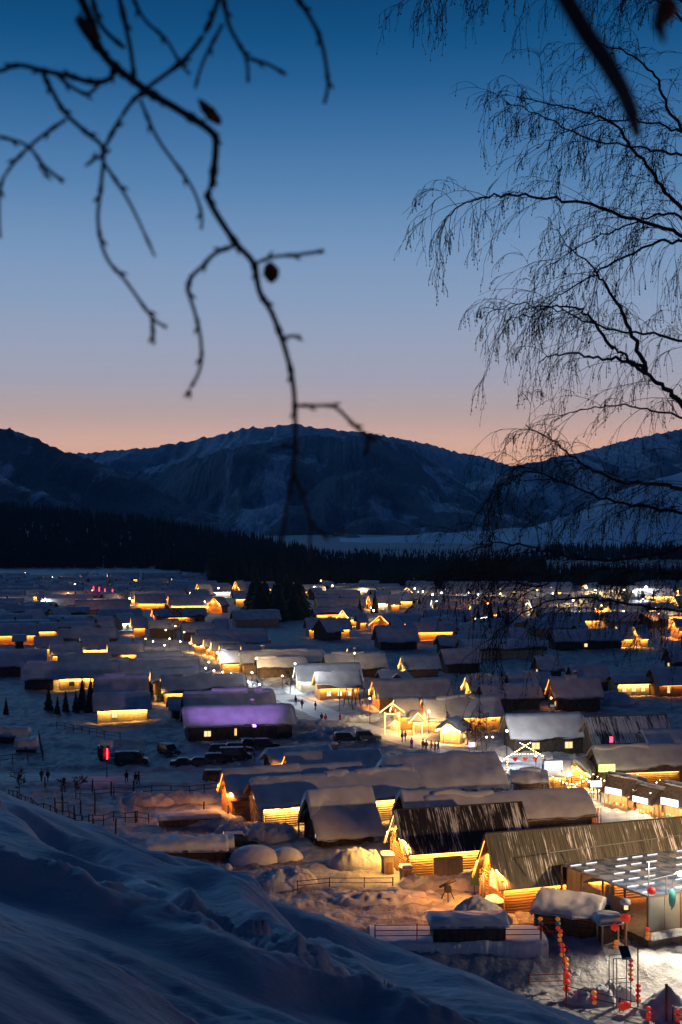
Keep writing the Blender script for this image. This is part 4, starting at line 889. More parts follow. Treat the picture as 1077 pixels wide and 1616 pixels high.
a_, b_ = P(1062,1612,-1.6), P(1120,1622,-1.6)
fence([a_[:2], b_[:2]], 1.3, 'black iron railing at the bottom right corner', 'blackp', 2, 2.2, .08, zfix=zy, lean=.01, rail=.06, name='rail_fence')
def post_at(px, py, h, r, m, label, z=-1.6):
    q = P(px, py, z); o = empty('pole', (q.x, q.y, z), 0, label, 'pole'); MB().tube([(0,0,-.3),(0,0,h)], r, 8).build('shaft', M[m], o, True); return o
post_at(1052, 1612, 3.0, .12, 'redpaint', 'thick reddish post by the bottom right corner')
post_at(1007, 1597, 5.2, .06, 'blackp', 'thin tall black pole in the floodlit yard')
# lanterns
def lantern_string(x, y, z, n, label, cols, r=.21, gap=.05):
    o = empty('lantern_string', (x, y, z), 0, label, 'lanterns', 'paper lantern strings'); zz = 0
    MB().tube([(0,0,.25),(0,0,-n*(2*r*.86+gap))], .012, 4).build('cord', M['blackp'], o)
    for i in range(n):
        rr = r*random.uniform(.92, 1.05); prof = [(rr*math.sin(t)*1.0 + .02, -rr*.86*math.cos(t) - rr*.86 + zz) for t in np.linspace(0, math.pi, 9)]
        prof = sorted(prof, key=lambda p: p[1]); c = cols[i % len(cols)]
        l = MB().lathe(prof, (random.uniform(-.04,.04), random.uniform(-.04,.04), 0), 14).build('lantern', M[c], o, True)
        MB().lathe([(.09,-2*rr*.86-.05+zz),(.09,-2*rr*.86+.01+zz)], (0,0,0), 8).build('trim', M['gold'], l)
        zz -= 2*rr*.86 + gap
    return o
LR, LO, LT = 'lanred', 'lanor', 'lanteal'
def LS(px, py, y, n, label, cols, r=.21):
    q = Q(px, py, y); lantern_string(q.x, q.y, q.z, n, label, cols, r)
LS(881,1447,125.2,3,'string of orange and teal lanterns at the top of the red railing',[LO,LT,LR])
LS(884,1466,123.6,3,'string of a big red and two orange lanterns on the red railing',[LR,LO,LO])
LS(888,1488,122.2,3,'three red lanterns midway down the red railing',[LR,LR,LO])
LS(893,1511,120.6,4,'four orange lanterns below the middle of the red railing',[LO,LO,LR,LR])
LS(895,1534,118.6,3,'red lantern cluster near the foot of the red railing',[LR,LR,LR],.3)
LS(853,1447,126.0,3,'orange, teal and red lanterns beside the braced railing piece',[LO,LT,LR])
LS(938,1563,117.0,4,'orange lanterns hanging on the black iron railing',[LO,LR,LO,LO])
LS(983,1582,115.0,1,'left one of two big red lanterns low on the black railing',[LR],.34)
LS(989,1580,114.9,1,'right one of two big red lanterns low on the black railing',[LR],.34)
LS(996,1512,118.5,5,'long string of red and orange lanterns on the pipe frame',[LR,LR,LO,LO,LR])
LS(1007,1552,116.5,4,'red lantern string on the thin tall black pole',[LR,LR,LR,LR])
LS(1024,1588,113.6,4,'red lanterns at the right end of the black iron railing',[LR,LR,LR,LR])
LS(1022,1463,126.6,3,'red, orange and gold lanterns on the corner pole of the glass pavilion',[LR,LO,LO])
LS(1029,1400,126.4,1,'single red lantern hanging above the pavilion roof corner',[LR],.36)
LS(1070,1592,113.5,3,'red lanterns on the railing at the bottom right corner',[LR,LR,LR])
LS(987,1442,126.0,1,'big red lantern right of the lantern post',[LR],.42)
LS(971,1458,126.2,1,'big red lantern left of the lantern post with snow on it',[LR],.38)
LS(973,1483,126.0,3,'three orange lanterns at the foot of the lantern post',[LO,LO,LO],.25)
# ------------------------------------------------------------------ glass pavilion
def pavilion():
    th = math.radians(27); o = empty('glass_pavilion', (27.4, 127.0, 0), th, 'glass pavilion with a lit glass roof and plank base beside the floodlit yard', 'pavilion')
    Wd, Dp, Ht = 15.0, 13.0, 4.65; nx, ny = 8, 6
    gp_ = noisy('roof_glass_panel', (.12,.22,.38), (.55,.62,.72), .7, .2, bump=0, lo=.42, hi=.62, spec=.6); gp2 = mat('clear_wall_glass', (.62,.62,.56), .12, .6)
    gp_.node_tree.nodes['Principled BSDF'].inputs['Transmission Weight'].default_value = .25
    gp2.node_tree.nodes['Principled BSDF'].inputs['Transmission Weight'].default_value = .55
    tube_ = glow('led_tube', (1,.93,.95), 1.7)
    for i in range(nx):
        for j in range(ny):
            x0, x1, y0, y1 = Wd*i/nx+.05, Wd*(i+1)/nx-.05, Dp*j/ny+.05, Dp*(j+1)/ny-.05
            MB().box(x0, x1, y0, y1, Ht, Ht+.04).build('roof_panel', gp_, o)
            if (i*3+j*5) % 4 != 3: MB().bar((x0+.25, (y0+y1)/2, Ht+.09), (x1-.3, (y0+y1)/2, Ht+.09), .09, .05).build('light_tube', tube_, o)
    for i in range(nx+1): MB().box(Wd*i/nx-.04, Wd*i/nx+.04, 0, Dp, Ht-.1, Ht+.06).build('beam', M['metal'], o)
    for j in range(ny+1): MB().box(-.05, Wd+.05, Dp*j/ny-.04, Dp*j/ny+.04, Ht-.12, Ht+.05).build('beam', M['metal'], o)
    for i in range(5):
        MB().box(Wd*i/4-.07, Wd*i/4+.07, -.07, .07, -.4, Ht-.1).build('post', M['mid'], o)
        if i < 4:
            for k in range(6): MB().box(Wd*i/4+.08, Wd*(i+1)/4-.08, -.05+.02*(k % 2), .05+.02*(k % 2), -.4+k*.3, -.13+k*.3).build('plank', M['pale'], o)
            MB().box(Wd*i/4+.1, Wd*(i+.5)/4-.02, -.02, .02, 1.45, Ht-.15).build('glass_pane', gp2, o); MB().box(Wd*(i+.5)/4+.02, Wd*(i+1)/4-.1, -.02, .02, 1.45, Ht-.15).build('glass_pane', gp2, o)
    for j in range(5):
        MB().box(-.08, .08, Dp*j/4-.08, Dp*j/4+.08, -.4, Ht-.1).build('post', M['mid'], o)
        if j < 4:
            for k in range(4): MB().box(-.04, .04, Dp*j/4+.1, Dp*(j+1)/4-.1, -.4+k*.32, -.12+k*.32).build('plank', M['mid'], o)
        if j in (1, 2): MB().box(-.02, .02, Dp*j/4+.3, Dp*(j+1)/4-.3, 1.3, 3.6).build('glass_pane', gp2, o)
    MB().box(.5, 14.5, Dp-.2, Dp-.05, -.3, Ht-.2).build('back_wall', M['plank'], o)
    MB().box(.3, Wd-.3, .3, Dp-.3, .3, .42).build('floor', M['mid'], o)
    snow_sheet('ledge_snow', o, -.2, 3.8, lambda x: -.9, lambda x: -.1, 1.0, .0, .4, 14, 8, 3, round_r=0)
    # pipe frame above the back edge
    for x in (-2.0, 2.2, 6.2, 10.2, 14): MB().bar((x, Dp-1, Ht-.2), (x, Dp-1, Ht+1.6), .07).build('pipe', M['metal'], o)
    MB().bar((-2.0, Dp-1, Ht+1.6), (14, Dp-1, Ht+1.6), .07).build('pipe', M['metal'], o)
    MB().bar((0,-.1,-.4),(0,-.1,Ht+3.2), .09).build('pipe', M['metal'], o)
    MB().bar((0,-.1,Ht+1.5),(7,-.1,Ht+1.9), .05).build('pipe', M['metal'], o)
    point(o, (4, 5, 3.6), 320, (1,.75,.5), .15); point(o, (10, 6, 3.6), 320, (1,.75,.5), .15); point(o, (1.6, 9, 3.4), 160, (1,.55,.25), .12)
    # floodlight on the front beam
    f = MB(); f.box(1.75,2.25,-2.2,-2.0,Ht+2.1,Ht+2.5); f.build('flood_lamp', M['glampc'], o)
    MB().bar((2,-.1,Ht),(2,-.1,Ht+1.6),.08).build('pipe', M['metal'], o)
    MB().bar((2,-.2,Ht+1.9),(2,-2.0,Ht+2.3),.07).build('bracket', M['metal'], o)
    point(o, (2.0, -1.6, Ht+2.6), 1500, (1,.86,.62), .25, 'flood')
    _f = bpy.data.lights.new('flood', 'SPOT'); _f.energy = 11000; _f.color = (1,.86,.62); _f.spot_size = math.radians(112); _f.spot_blend = .35; _f.shadow_soft_size = .2
    _g = bpy.data.objects.new('flood', _f); C.objects.link(_g); _g.parent = o; _g.location = (2.0, -2.6, Ht+2.3)
    _g.rotation_euler = (Matrix.Rotation(-th, 3, 'Z') @ Vector((-.16,-.80,-.62))).to_track_quat('-Z','Y').to_euler()
    return o
pavilion()
o = empty('flood_mast', (44, 123.5, -1.6), 0, 'tall floodlight mast over the yard beyond the right edge', 'floodlight')
MB().tube([(0,0,-.3),(0,0,15)], [.16,.1], 8).build('post', M['metal'], o); MB().box(-.6,.6,-.35,-.1,14.4,15.2).build('lamp_head', M['glamp'], o)
_d = bpy.data.lights.new('flood', 'SPOT'); _d.energy = 34000; _d.color = (1,.60,.28); _d.spot_size = math.radians(92); _d.spot_blend = .4; _d.shadow_soft_size = .35
_s = bpy.data.objects.new('flood', _d); C.objects.link(_s); _s.parent = o; _s.location = (-.5,.3,14.7)
_s.rotation_euler = Vector((-.58,.80,-.16)).to_track_quat('-Z','Y').to_euler()
q = Q(1061, 1402, 126.9); LT_ = lantern_string(q.x, q.y, q.z, 1, 'tall teal lantern hanging in front of the pavilion glass', ['lanteal'], .3); LT_.scale = (1,1,3.2)
# stairs by the pavilion
o = empty('wooden_stairs', (24.9, 127.2, -.6), math.radians(27), 'snow-dusted wooden stairs climbing beside the glass pavilion', 'stairs')
for i in range(9): MB().box(-.2, 1.3, i*.42, i*.42+.4, i*.24, i*.24+.07).build('step', M['pale'], o)
for x in (-.25, 1.35):
    MB().bar((x,0,0),(x,3.9,2.2),.07,.24).build('stringer', M['mid'], o); MB().bar((x,0,1.0),(x,3.9,3.2),.07).build('handrail', M['dark'], o)
    for k in (0,2.0,3.9): MB().bar((x,k,k*.56-.3),(x,k,k*.56+1.0),.07).build('post', M['dark'], o)
# hut, kiosk, lantern post, draped stall, sheds
def ex_H(o, L, w, zr, Hw, sl, hx, wb, zt):
    for k in (-1, 1): window(o, 0, 0, 0, 0, 0, 0) if False else None
    f = MB()
    for a, b in ((-1.5,-.1),(.1,1.5)): f.box(hx+.10, hx+.16, a, b, .2, 1.9)
    f.build('door_leaf', M['pale'], o)
    for a in (-1.45,-.75,.15,.85): MB().box(hx+.155, hx+.185, a, a+.6, .9, 1.75).build('glass_pane', M['windark'], o)
house('low plank hut with a drifted snow roof and pale double door at the terrace corner', None, None, H=3.9, w=2.5, Hw=2.2, at=(21.4,131.6), Ln=6.2, th=-27, wallm='mid', t=.7, ov=.35, extra=ex_H, group='small huts around the yard', name='snow_hut', cat='hut')
o = empty('ticket_kiosk', (23.9,127.4,-.1), .2, 'narrow dark kiosk with a puffy snow cap beside the lantern post', 'kiosk')
for x in (-.75,.75):
    for y in (-.6,.6): MB().box(x-.07,x+.07,y-.07,y+.07,-.4,2.3).build('post', M['pale'], o)
MB().box(-.7,.7,-.5,.55,-.3,2.1).build('wall', M['dark'], o); MB().box(-.95,.95,-.8,.8,2.3,2.4).build('roof', M['mid'], o)
snow_sheet('roof_snow', o, -1.15, 1.15, lambda x: -1.0, lambda x: 1.0, 2.42, .05, .8, 16, 16, 5, round_r=.3)
o = empty('lantern_post', (25.3,126.4,-.1), .1, 'tall pale wooden lantern post with a snowy lamp house on top', 'lantern post')
MB().tube([(0,0,-1.0),(0,0,3.7)], [.14,.11], 9).build('post', M['plank'], o, True); MB().bar((-1.0,0,3.2),(.9,0,3.2),.09).build('crossbar', M['plank'], o)
f = MB(); f.box(-.3,.3,-.3,.3,3.7,3.78)
for x in (-.27,.27):
    for y in (-.27,.27): f.box(x-.03,x+.03,y-.03,y+.03,3.78,4.25)
f.build('lamp_house', M['dark'], o); MB().box(-.17,.17,-.17,.17,3.8,4.15).build('lamp_glass', M['winwarm'], o)
MB().lathe([(.48,4.25),(.5,4.4),(.42,4.62),(.2,4.75),(.03,4.78)], (0,0,0), 14).build('snow_cap', M['roofsnow'], o, True)
snow_shed(738, 1478, 6.8, 1.7, 1.4, .7, .05, 'flat dark shed under a thick slab of blue snow on the terrace', z=1.2)
mound(757, 1446, 3.1, 2.3, 2.3, 'stall draped in pointed folds of lit snow behind the terrace shed', name='snow_draped_stall', cat='stall', sharp=.8, lump=.22, z=1.3, sq=1.6)
snow_shed(636, 1424, 4.2, .7, .55, .2, .05, 'long dark trough dusted with snow on the orange lit yard', name='wooden_trough', cat='trough')
for x, y, lab in ((612,1378,'cream cabinet with a snow cap at the lit gable corner'), (641,1392,'smaller wooden cabinet with a snow cap under the lit gable')):
    o = thing_at('cabinet', x, y, .3, lab, 'cabinet'); MB().box(-.55,.55,-.45,.45,-.2,2.1 if x < 620 else 1.6).build('body', M['pale'], o)
    MB().box(-.4,.4,-.5,-.45,.2,1.4).build('door', M['plank'], o)
    snow_sheet('snow_cap', o, -.65, .65, lambda x: -.55, lambda x: .55, 2.12 if x < 620 else 1.62, 0, .35, 8, 8, 2, round_r=0)
o = thing_at('telescope', 707, 1424, .2, 'dark telescope on splayed tripod legs in the orange yard', 'telescope')
for k in range(3):
    a = k*2.09+.3; MB().bar((math.cos(a)*.9, math.sin(a)*.9, -.2), (0,0,1.5), .09).build('leg', M['blackp'], o)
MB().tube([(-.9,-.1,1.45),(.8,.1,2.1)], [.12,.2], 9).build('tube', M['blackp'], o, True); MB().box(-.3,.3,-.3,.3,.9,1.5).build('mount', M['blackp'], o)
o = thing_at('notice_post', 749, 1416, 0, 'dark green notice board on a post by the orange lit gable', 'notice board'); MB().box(-.05,.05,-.05,.05,-.3,1.6).build('post', M['blackp'], o); MB().box(-.4,.4,-.06,.06,1.2,2.6).build('board', mat('green_board', (.02,.06,.05), .5), o)
def paling(pa, pb, h, label, m, z=0):
    a, b = P(*pa, z), P(*pb, z); L = (b-a).length; o = empty('paling_fence', a, math.atan2(b.y-a.y, b.x-a.x), label, 'fence'); f = MB(); n = int(L/.3)
    for i in range(n):
        x = L*i/n; hh = h*random.uniform(.86, 1.1); tl = random.uniform(-.05,.05); f.bar((x,0,-.3),(x+tl,random.uniform(-.03,.03),hh), .2, .05)
    f.build('palings', M[m], o, kind='stuff'); MB().bar((0,.06,h*.7),(L,.06,h*.7),.08).build('rail', M['dark'], o); return o
M['orwood'] = noisy('orange_brown_wood', (.40,.12,.035), (.60,.22,.06), 3, .7, (1,1,.2), .3, 9)  # orange-brown colour for the palings
o = paling((828,1306), (947,1300), 1.9, 'orange-brown paling fence behind the ridge of the grey plank roof', 'orwood')
area(o, (5, -1.6, 2.4), (5, 0, .8), (1,0,0), 9, .06, 260, ORANGE); MB().bar((.5,-1.6,2.45),(9.5,-1.6,2.45),.06).build('light_strip', M['gorange'], o)  # strip and lamp on posts, added to light the palings orange
for x in (.6, 9.4): MB().bar((x,-1.6,-.3),(x,-1.6,2.45),.08).build('post', M['dark'], o)
# pipe frame in the yard
q = P(968, 1590, -1.6); o = empty('pipe_frame', (q.x, q.y, -1.6), .15, 'tall thin metal pipe frame with a dark tilted panel in the yard', 'frame')
for x, y in ((0,0),(1.5,0),(0,1.0),(1.5,1.0),(.3,0)): MB().bar((x,y,-.2),(x,y,4.0),.06).build('pipe', M['metal'], o)
for z in (2.0, 4.0):
    MB().bar((0,0,z),(1.5,0,z),.05).build('pipe', M['metal'], o); MB().bar((0,1,z),(1.5,1,z),.05).build('pipe', M['metal'], o)
f = MB(); f.add([(.8,0,3.9),(1.6,0,3.9),(1.6,1.0,4.7),(.8,1.0,4.7),(.8,.05,3.85),(1.6,.05,3.85),(1.6,1.05,4.65),(.8,1.05,4.65)],[(0,1,2,3),(7,6,5,4),(0,4,5,1),(1,5,6,2),(2,6,7,3),(3,7,4,0)]); f.build('panel', M['windark'], o)
for i, (x, y, rx, ry, h, lb, sh) in enumerate([(1052,1598,3.4,2.8,2.3,'bright cone-shaped snow pile at the bottom right',1.35),(925,1510,2.6,1.6,1.2,'chunky snow pile below the kiosk',0),(912,1545,2.2,1.8,1.3,'chunky snow pile beside the lantern-hung railing',0),(945,1540,2.4,1.6,1.6,'higher rough snow pile in the middle of the yard',0),(935,1580,2.2,1.4,1.4,'pale mounded snow just behind the black railing',0),(975,1572,2,1.4,1.2,'grey rounded snow lump under the pipe frame',0),(965,1515,2.5,1.6,1.0,'rough snow pile right under the kiosk posts',0),(1010,1525,3,1.3,.5,'low snow berm before the pavilion base',0)]):
    mound(x, y, rx, ry, h, lb, sharp=sh, lump=.34 if not sh else .26, z=-1.6, nn=34, cat='snow pile', name='snow_pile')
# ------------------------------------------------------------------ lit arch, gates, signs, market
def arch(px, py, w, h, label, kind, rz=0.1):
    o = thing_at('lit_arch', px, py, rz, label, 'arch'); m = M[kind]
    for x in (-w/2, w/2):
        MB().bar((x,0,-.2),(x,0,h),.3).build('post', M['plank'], o); MB().bar((x,-.2,0),(x,-.2,h),.12).build('light_strip', m, o)
    MB().bar((-w/2-.9,0,h),(0,0,h+1.6),.25).build('beam', M['plank'], o); MB().bar((w/2+.9,0,h),(0,0,h+1.6),.25).build('beam', M['plank'], o)
    MB().bar((-w/2-.9,-.2,h),(0,-.2,h+1.6),.14).build('light_strip', m, o); MB().bar((w/2+.9,-.2,h),(0,-.2,h+1.6),.14).build('light_strip', m, o)
    MB().bar((-w/2,-.2,h-.3),(w/2,-.2,h-.3),.14).build('light_strip', m, o)
    point(o, (0,-1.4,h*.7), 800, (1,.52,.17), .3); return o
arch(619, 1158, 2.6, 3.8, 'blazing lit timber arch beside the snowy path', 'gwarm')
arch(659, 1160, 1.7, 2.2, 'smaller glowing arch between the big arch and the little lit hut', 'gwarm', .4)
house('little hut with a white-hot lit gable facing the path', None, None, H=4.6, w=2.3, Hw=2.2, at=tuple(P(716,1172)[:2]), Ln=4.5, th=62, g='w', gp=1.5, e='w', ep=1.0, wallm='pale', t=.6, win=((.5,1),), group='small huts around the yard', name='snow_hut', cat='hut')
house('small snowy hut tucked behind the little white-hot lit hut', None, None, H=3.8, w=2.4, Hw=2.0, at=tuple(P(678,1154)[:2]), Ln=7, th=-14, g='w', gp=.8, wallm='pale', t=.7, e='w', ep=.7, group='small huts around the yard', name='snow_hut', cat='hut')
def string_gate():
    o = thing_at('string_light_gate', 829, 1222, .12, 'timber gate strung with bulbs and hanging hearts at the market square', 'gate')
    Pp = [(-3.2,0,-.2),(-3.2,0,3.4),(3.2,0,3.4),(3.2,0,-.2)]
    MB().bar(Pp[0],Pp[1],.2).build('post', M['plank'], o); MB().bar(Pp[3],Pp[2],.2).build('post', M['plank'], o)
    MB().bar((-4.2,0,2.7),(.9,0,5.9),.2).build('beam', M['plank'], o); MB().bar((4.2,0,2.7),(-.9,0,5.9),.2).build('beam', M['plank'], o)
    MB().bar((-2.4,0,3.9),(2.4,0,3.9),.16).build('beam', M['plank'], o)
    f = MB(); n = 0
    for a, b in (((-4.2,-.15,2.7),(.9,-.15,5.9)),((4.2,-.15,2.7),(-.9,-.15,5.9)),((-2.4,-.15,3.8),(2.4,-.15,3.8)),((-3.2,-.15,0),(-3.2,-.15,3.4)),((3.2,-.15,0),(3.2,-.15,3.4))):
        a, b = Vector(a), Vector(b); k = int((b-a).length/.45)
        for i in range(k+1):
            p = a.lerp(b, i/k); f.lathe([(.01,-.07),(.07,0),(.01,.07)], p, 5)
    f.build('bulbs', M['glamp'], o, kind='stuff')
    for x in (-1.8, 0, 1.8):
        f = MB(); pts = [(0,-.5),(.42,0),(.45,.25),(.25,.42),(0,.22),(-.25,.42),(-.45,.25),(-.42,0)]
        f.add([(x+p, -.15, 2.9+q_) for p, q_ in pts]+[(x+p, -.05, 2.9+q_) for p, q_ in pts], [tuple(range(8)), tuple(range(15,7,-1))]+[(i,(i+1)%8,8+(i+1)%8,8+i) for i in range(8)])
        f.build('hanging_heart', M['lanred'], o)
    return o
string_gate().scale = (.85,.85,.8)
def sign(px, py, y, w, h, label, kind, text=True, rz=.15):
    q = Q(px, py, y); z0 = g1(q.x, q.y); o = empty('sign_board', (q.x, q.y, z0), rz, label, 'sign', 'lit signs of the market street'); zc = q.z-z0
    MB().box(-w/2,w/2,-.1,.1,zc-h/2,zc+h/2).build('board', M[kind], o)
    for x in (-w/2+.1, w/2-.1): MB().bar((x,.08,-.2),(x,.08,zc),.09).build('post', M['dark'], o)
    if text:
        f = MB(); n = 4
        for i in range(n):
            cx = -w/2 + w*(i+.5)/n; s_ = h*.28
            for a, b in (((-s_,0),(s_,0)),((0,-s_),(0,s_)),((-s_,s_*.8),(s_*.6,s_*.8)),((-s_*.7,-s_),(s_,-s_*.6))):
                f.bar((cx+a[0]*.8,-.12,zc+a[1]),(cx+b[0]*.8,-.12,zc+b[1]),.035)
        f.build('sign_strokes', M['redpaint'], o)
    return o
M['gsign'] = glow('white_sign_face', (.92,.97,1), 2.4); M['gsigng'] = glow('green_yellow_sign_face', (.72,1,.25), 2.2); M['gsignp'] = glow('pinkish_sign_face', (1,.86,.92), 2.2)
sign(874, 1208, 197, 2.5, 1.2, 'big white lit sign leaning on the snowy hut roof at the market entrance', 'gsign')
sign(958, 1212, 196, 2.3, 1.0, 'green-yellow lit sign high on the dark gable at right', 'gsigng')
sign(941, 1237, 190, 1.5, .8, 'small white lit sign left of the first market stall', 'gsign')
sign(745, 1175, 226, 1.0, .7, 'small violet lit sign in front of the bushes', 'gpurp', False)
sign(965, 1167, 205, .42, .8, 'small red lit sign on the patchy-roofed house', 'gred', False)
def market_stall(k, w, label, skind):
    px = k; o = empty('market_stall', (36.0+2.75*k, 184.5-3.9*k, 0), -.93, label, 'stall', 'market stalls in a row at the right')
    MB().box(-w/2, w/2, .2, 2.6, -.3, 2.4).build('wall', M['plank'], o)
    MB().box(-w/2, w/2, -.5, -.1, -.3, 1.0).build('counter', M['plank'], o)
    for x in (-w/2+.1, w/2-.1): MB().bar((x,-.5,-.2),(x,-.5,2.6),.14).build('post', M['plank'], o)
    f = MB(); n = int(w/.25)
    for i in range(n):
        x0, x1 = -w/2-.3+(w+.6)*i/n, -w/2-.3+(w+.6)*(i+.93)/n; q_ = .03*(i % 2)
        f.add([(x0,1.3,4.3+q_),(x1,1.3,4.3+q_),(x1,-1.0,2.5+q_),(x0,-1.0,2.5+q_),(x0,1.3,4.2),(x1,1.3,4.2),(x1,-1.0,2.4),(x0,-1.0,2.4)],[(0,3,2,1),(4,5,6,7),(3,7,6,2),(0,4,7,3),(1,2,6,5)])
    f.build('roof_planks', M['mid'], o, kind='stuff')
    MB().add([(-w/2-.3,1.3,4.3),(w/2+.3,1.3,4.3),(w/2+.3,3.4,2.5),(-w/2-.3,3.4,2.5)],[(0,1,2,3)]).build('roof_back', M['mid'], o)
    snow_sheet('roof_snow', o, -w/2-.4, w/2+.4, lambda x: .7+.2*math.sin(x*3), lambda x: 3.0, 4.9, .35, .5, 18, 12, px*.1, round_r=0)
    MB().box(-w*.33, w*.33, -1.12, -1.02, 2.5, 3.3).build('sign_face', M[skind], o)
    f = MB()
    for i in range(4):
        cx = -w*.33 + w*.66*(i+.5)/4
        for a, b in (((-.14,0),(.14,0)),((0,-.2),(0,.2)),((-.14,.17),(.1,.17))): f.bar((cx+a[0],-1.14,2.9+a[1]),(cx+b[0],-1.14,2.9+b[1]),.04)
    f.build('sign_strokes', M['redpaint'], o)
    MB().bar((-w/2,-.6,2.35),(w/2,-.6,2.35),.07).build('light_strip', M['gwarm'], o)
    for i in range(7):
        x = -w/2+.3+(w-.6)*i/6; MB().lathe([(.12,0),(.16,.12),(.10,.3),(.02,.34)], (x,-.3,1.0), 7).build('goods', M[random.choice(['lanred','lanor','pale','lanteal','gold'])], o)
    area(o, (0,-.6,2.28), (0,-.1,1.0), (1,0,0), w*.9, .08, 150, (1,.70,.36)); point(o, (0,-1.9,3.1), 330, (1,.82,.6), .25)
    o.scale = (.93+.03*(k % 2), 1, [1,.88,1.06,.93][k]); o.rotation_euler[2] += [.05,-.06,.02,-.04][k]
    return o
market_stall(0, 4.3, 'market stall with pinkish sign, leftmost of the brown-roofed row at right', 'gsignp')
market_stall(1, 4.1, 'market stall with narrow white sign, second of the brown-roofed row', 'gsign')
market_stall(2, 4.3, 'market stall with broad white sign, third of the brown-roofed row', 'gsign')
market_stall(3, 4.1, 'market stall cut by the right edge, last of the brown-roofed row', 'gsign')
house('snowy hut with bulb-lit eaves behind the big white sign', (858,1194), (900,1196), H=4.6, w=2.8, Hw=2.3, th=-6, wallm='plank', e='w', ep=1.0, t=.7, group='small huts around the yard', name='snow_hut', cat='hut')
house('small lit gable hut right of the big white sign', None, None, H=4.2, w=2.3, Hw=2.0, at=tuple(P(914,1240)[:2]), Ln=4, th=62, g='w', gp=1.2, wallm='plank', t=.5, group='small huts around the yard', name='snow_hut', cat='hut')
house('orange-tinted snow roof just below the string-light gate', (806,1214), (864,1217), H=3.6, w=2.8, Hw=2.2, th=-4, wallm='mid', t=.7, group='small huts around the yard', name='snow_hut', cat='hut')
for i, (x, y) in enumerate([(905,1262),(935,1275),(975,1262),(1010,1272),(1060,1290),(890,1245)]):
    q = P(x, y); o = empty('bulb_string', (q.x, q.y, 0), .3, ['bulb string over the market entrance lane', 'bulb string left of the first market stall', 'bulb string above the pinkish sign', 'bulb string between second and third stall', 'bulb string by the right edge', 'bulb string beside the small lit gable hut'][i], 'string lights', 'bulb strings over the market')
    f = MB(); g_ = MB(); f.bar((-3,0,-.3),(-3,0,3.4),.09); f.bar((3,0,-.3),(3,0,3.4),.09)
    for k in range(13):
        t = k/12; g_.lathe([(.01,-.08),(.08,0),(.01,.08)], (-3+6*t, 0, 3.3-1.2*math.sin(math.pi*t)), 5)
    MB().tube([(-3+6*k/12, 0, 3.38-1.2*math.sin(math.pi*k/12)) for k in range(13)], .02, 4).build('cord', M['blackp'], o)
    MB().bar((-3,0,-.3),(-3,0,3.4),.09).build('post', M['dark'], o); MB().bar((3,0,-.3),(3,0,3.4),.09).build('post', M['dark'], o)
    g_.build('bulbs', M['glamp'], o, kind='stuff')
    point(o, (0,-.3,2.0), 260, (1,.74,.42), .3)
# icicle light curtain below market (frosted bright wall)
# ------------------------------------------------------------------ cars
def car_mesh(L=4.5, Wd=1.85, Hh=1.5, kind='suv'):
    hoodz = .95 if kind != 'van' else 1.05
    if kind == 'suv': top = [(-L/2,.55),(-L/2+.05,1.0),(-L/2+.35,Hh),(.35,Hh),(1.05,hoodz+.05),(L/2-.15,hoodz-.12),(L/2,.55)]
    elif kind == 'van': top = [(-L/2,.5),(-L/2,1.3),(-L/2+.15,Hh),(1.2,Hh),(1.85,hoodz+.1),(L/2-.1,hoodz-.1),(L/2,.5)]
    else: top = [(-L/2,.55),(-L/2+.1,.95),(-L/2+.8,1.0),(-.9,Hh),(.3,Hh),(1.1,.95),(L/2-.1,.8),(L/2,.5)]
    return top
def car(px, py, rz, kind, label, m='carp', snow=0):
    L, Hh = {'suv': (4.6,1.7), 'van': (5.2,2.1), 'sedan': (4.5,1.42)}[kind]; Wd = 1.85
    o = thing_at('parked_car', px, py, rz, label, 'car', 'cars parked in the snow', dz=-.05)
    top = car_mesh(L, Wd, Hh, kind); n = len(top); f = MB(); sec = []
    for x, z in top:
        tum = .72 if z > 1.15 else 1.0; sec.append((x, z, Wd/2*(.80 if z > 1.15 else .97)))
    vs = []
    for x, z, w in sec: vs += [(x,-Wd/2,.32),(x,-w,z),(x,w,z),(x,Wd/2,.32)]
    fs = []
    for i in range(n-1):
        a = i*4; b = a+4; fs += [(a,b,b+1,a+1),(a+1,b+1,b+2,a+2),(a+2,b+2,b+3,a+3),(a+3,b+3,b,a)]
    fs += [(0,1,2,3),((n-1)*4+3,(n-1)*4+2,(n-1)*4+1,(n-1)*4)]
    body = f.add(vs, fs).build('body', M[m], o)
    bv = body.modifiers.new('soft', 'BEVEL'); bv.width = .07; bv.segments = 2
    for s in (-1, 1):
        g_ = MB(); zt_ = Hh-.12; xa, xb = (-L/2+.5, .55) if kind != 'sedan' else (-1.3, .65)
        y0, y1 = s*Wd*.475, s*Wd*.415
        g_.add([(xa,y0+s*.02,1.0),(xb+.3,y0+s*.02,1.0),(xb-.25,y1+s*.02,zt_),(xa+.25,y1+s*.02,zt_)], [(0,1,2,3) if s < 0 else (3,2,1,0)]); g_.build('side_window', M['carglass'], o)
    MB().box(L/2-.08, L/2+.02, -.8, -.45, .62, .8).build('headlight', M['lens'], o); MB().box(L/2-.08, L/2+.02, .45, .8, .62, .8).build('headlight', M['lens'], o)
    for x in (-L*.31, L*.32):
        for s in (-1, 1):
            w_ = MB().tube([(x, s*Wd/2-.12*s, .33),(x, s*Wd/2+.05*s, .33)], .33, 14).build('wheel', M['tyre'], o)
            MB().tube([(x, s*Wd/2+.03*s, .33),(x, s*Wd/2+.06*s, .33)], .19, 10).build('rim', M['metal'], w_)
    if snow: snow_sheet('roof_snow', o, -L*.36, L*.1, lambda x: -Wd*.36, lambda x: Wd*.36, Hh+.02, .02, snow, 14, 10, px, round_r=0)
    return o
car(208, 1207, .1, 'van', 'long dark van in front of the caged truck left of the parking yard', snow=.06)
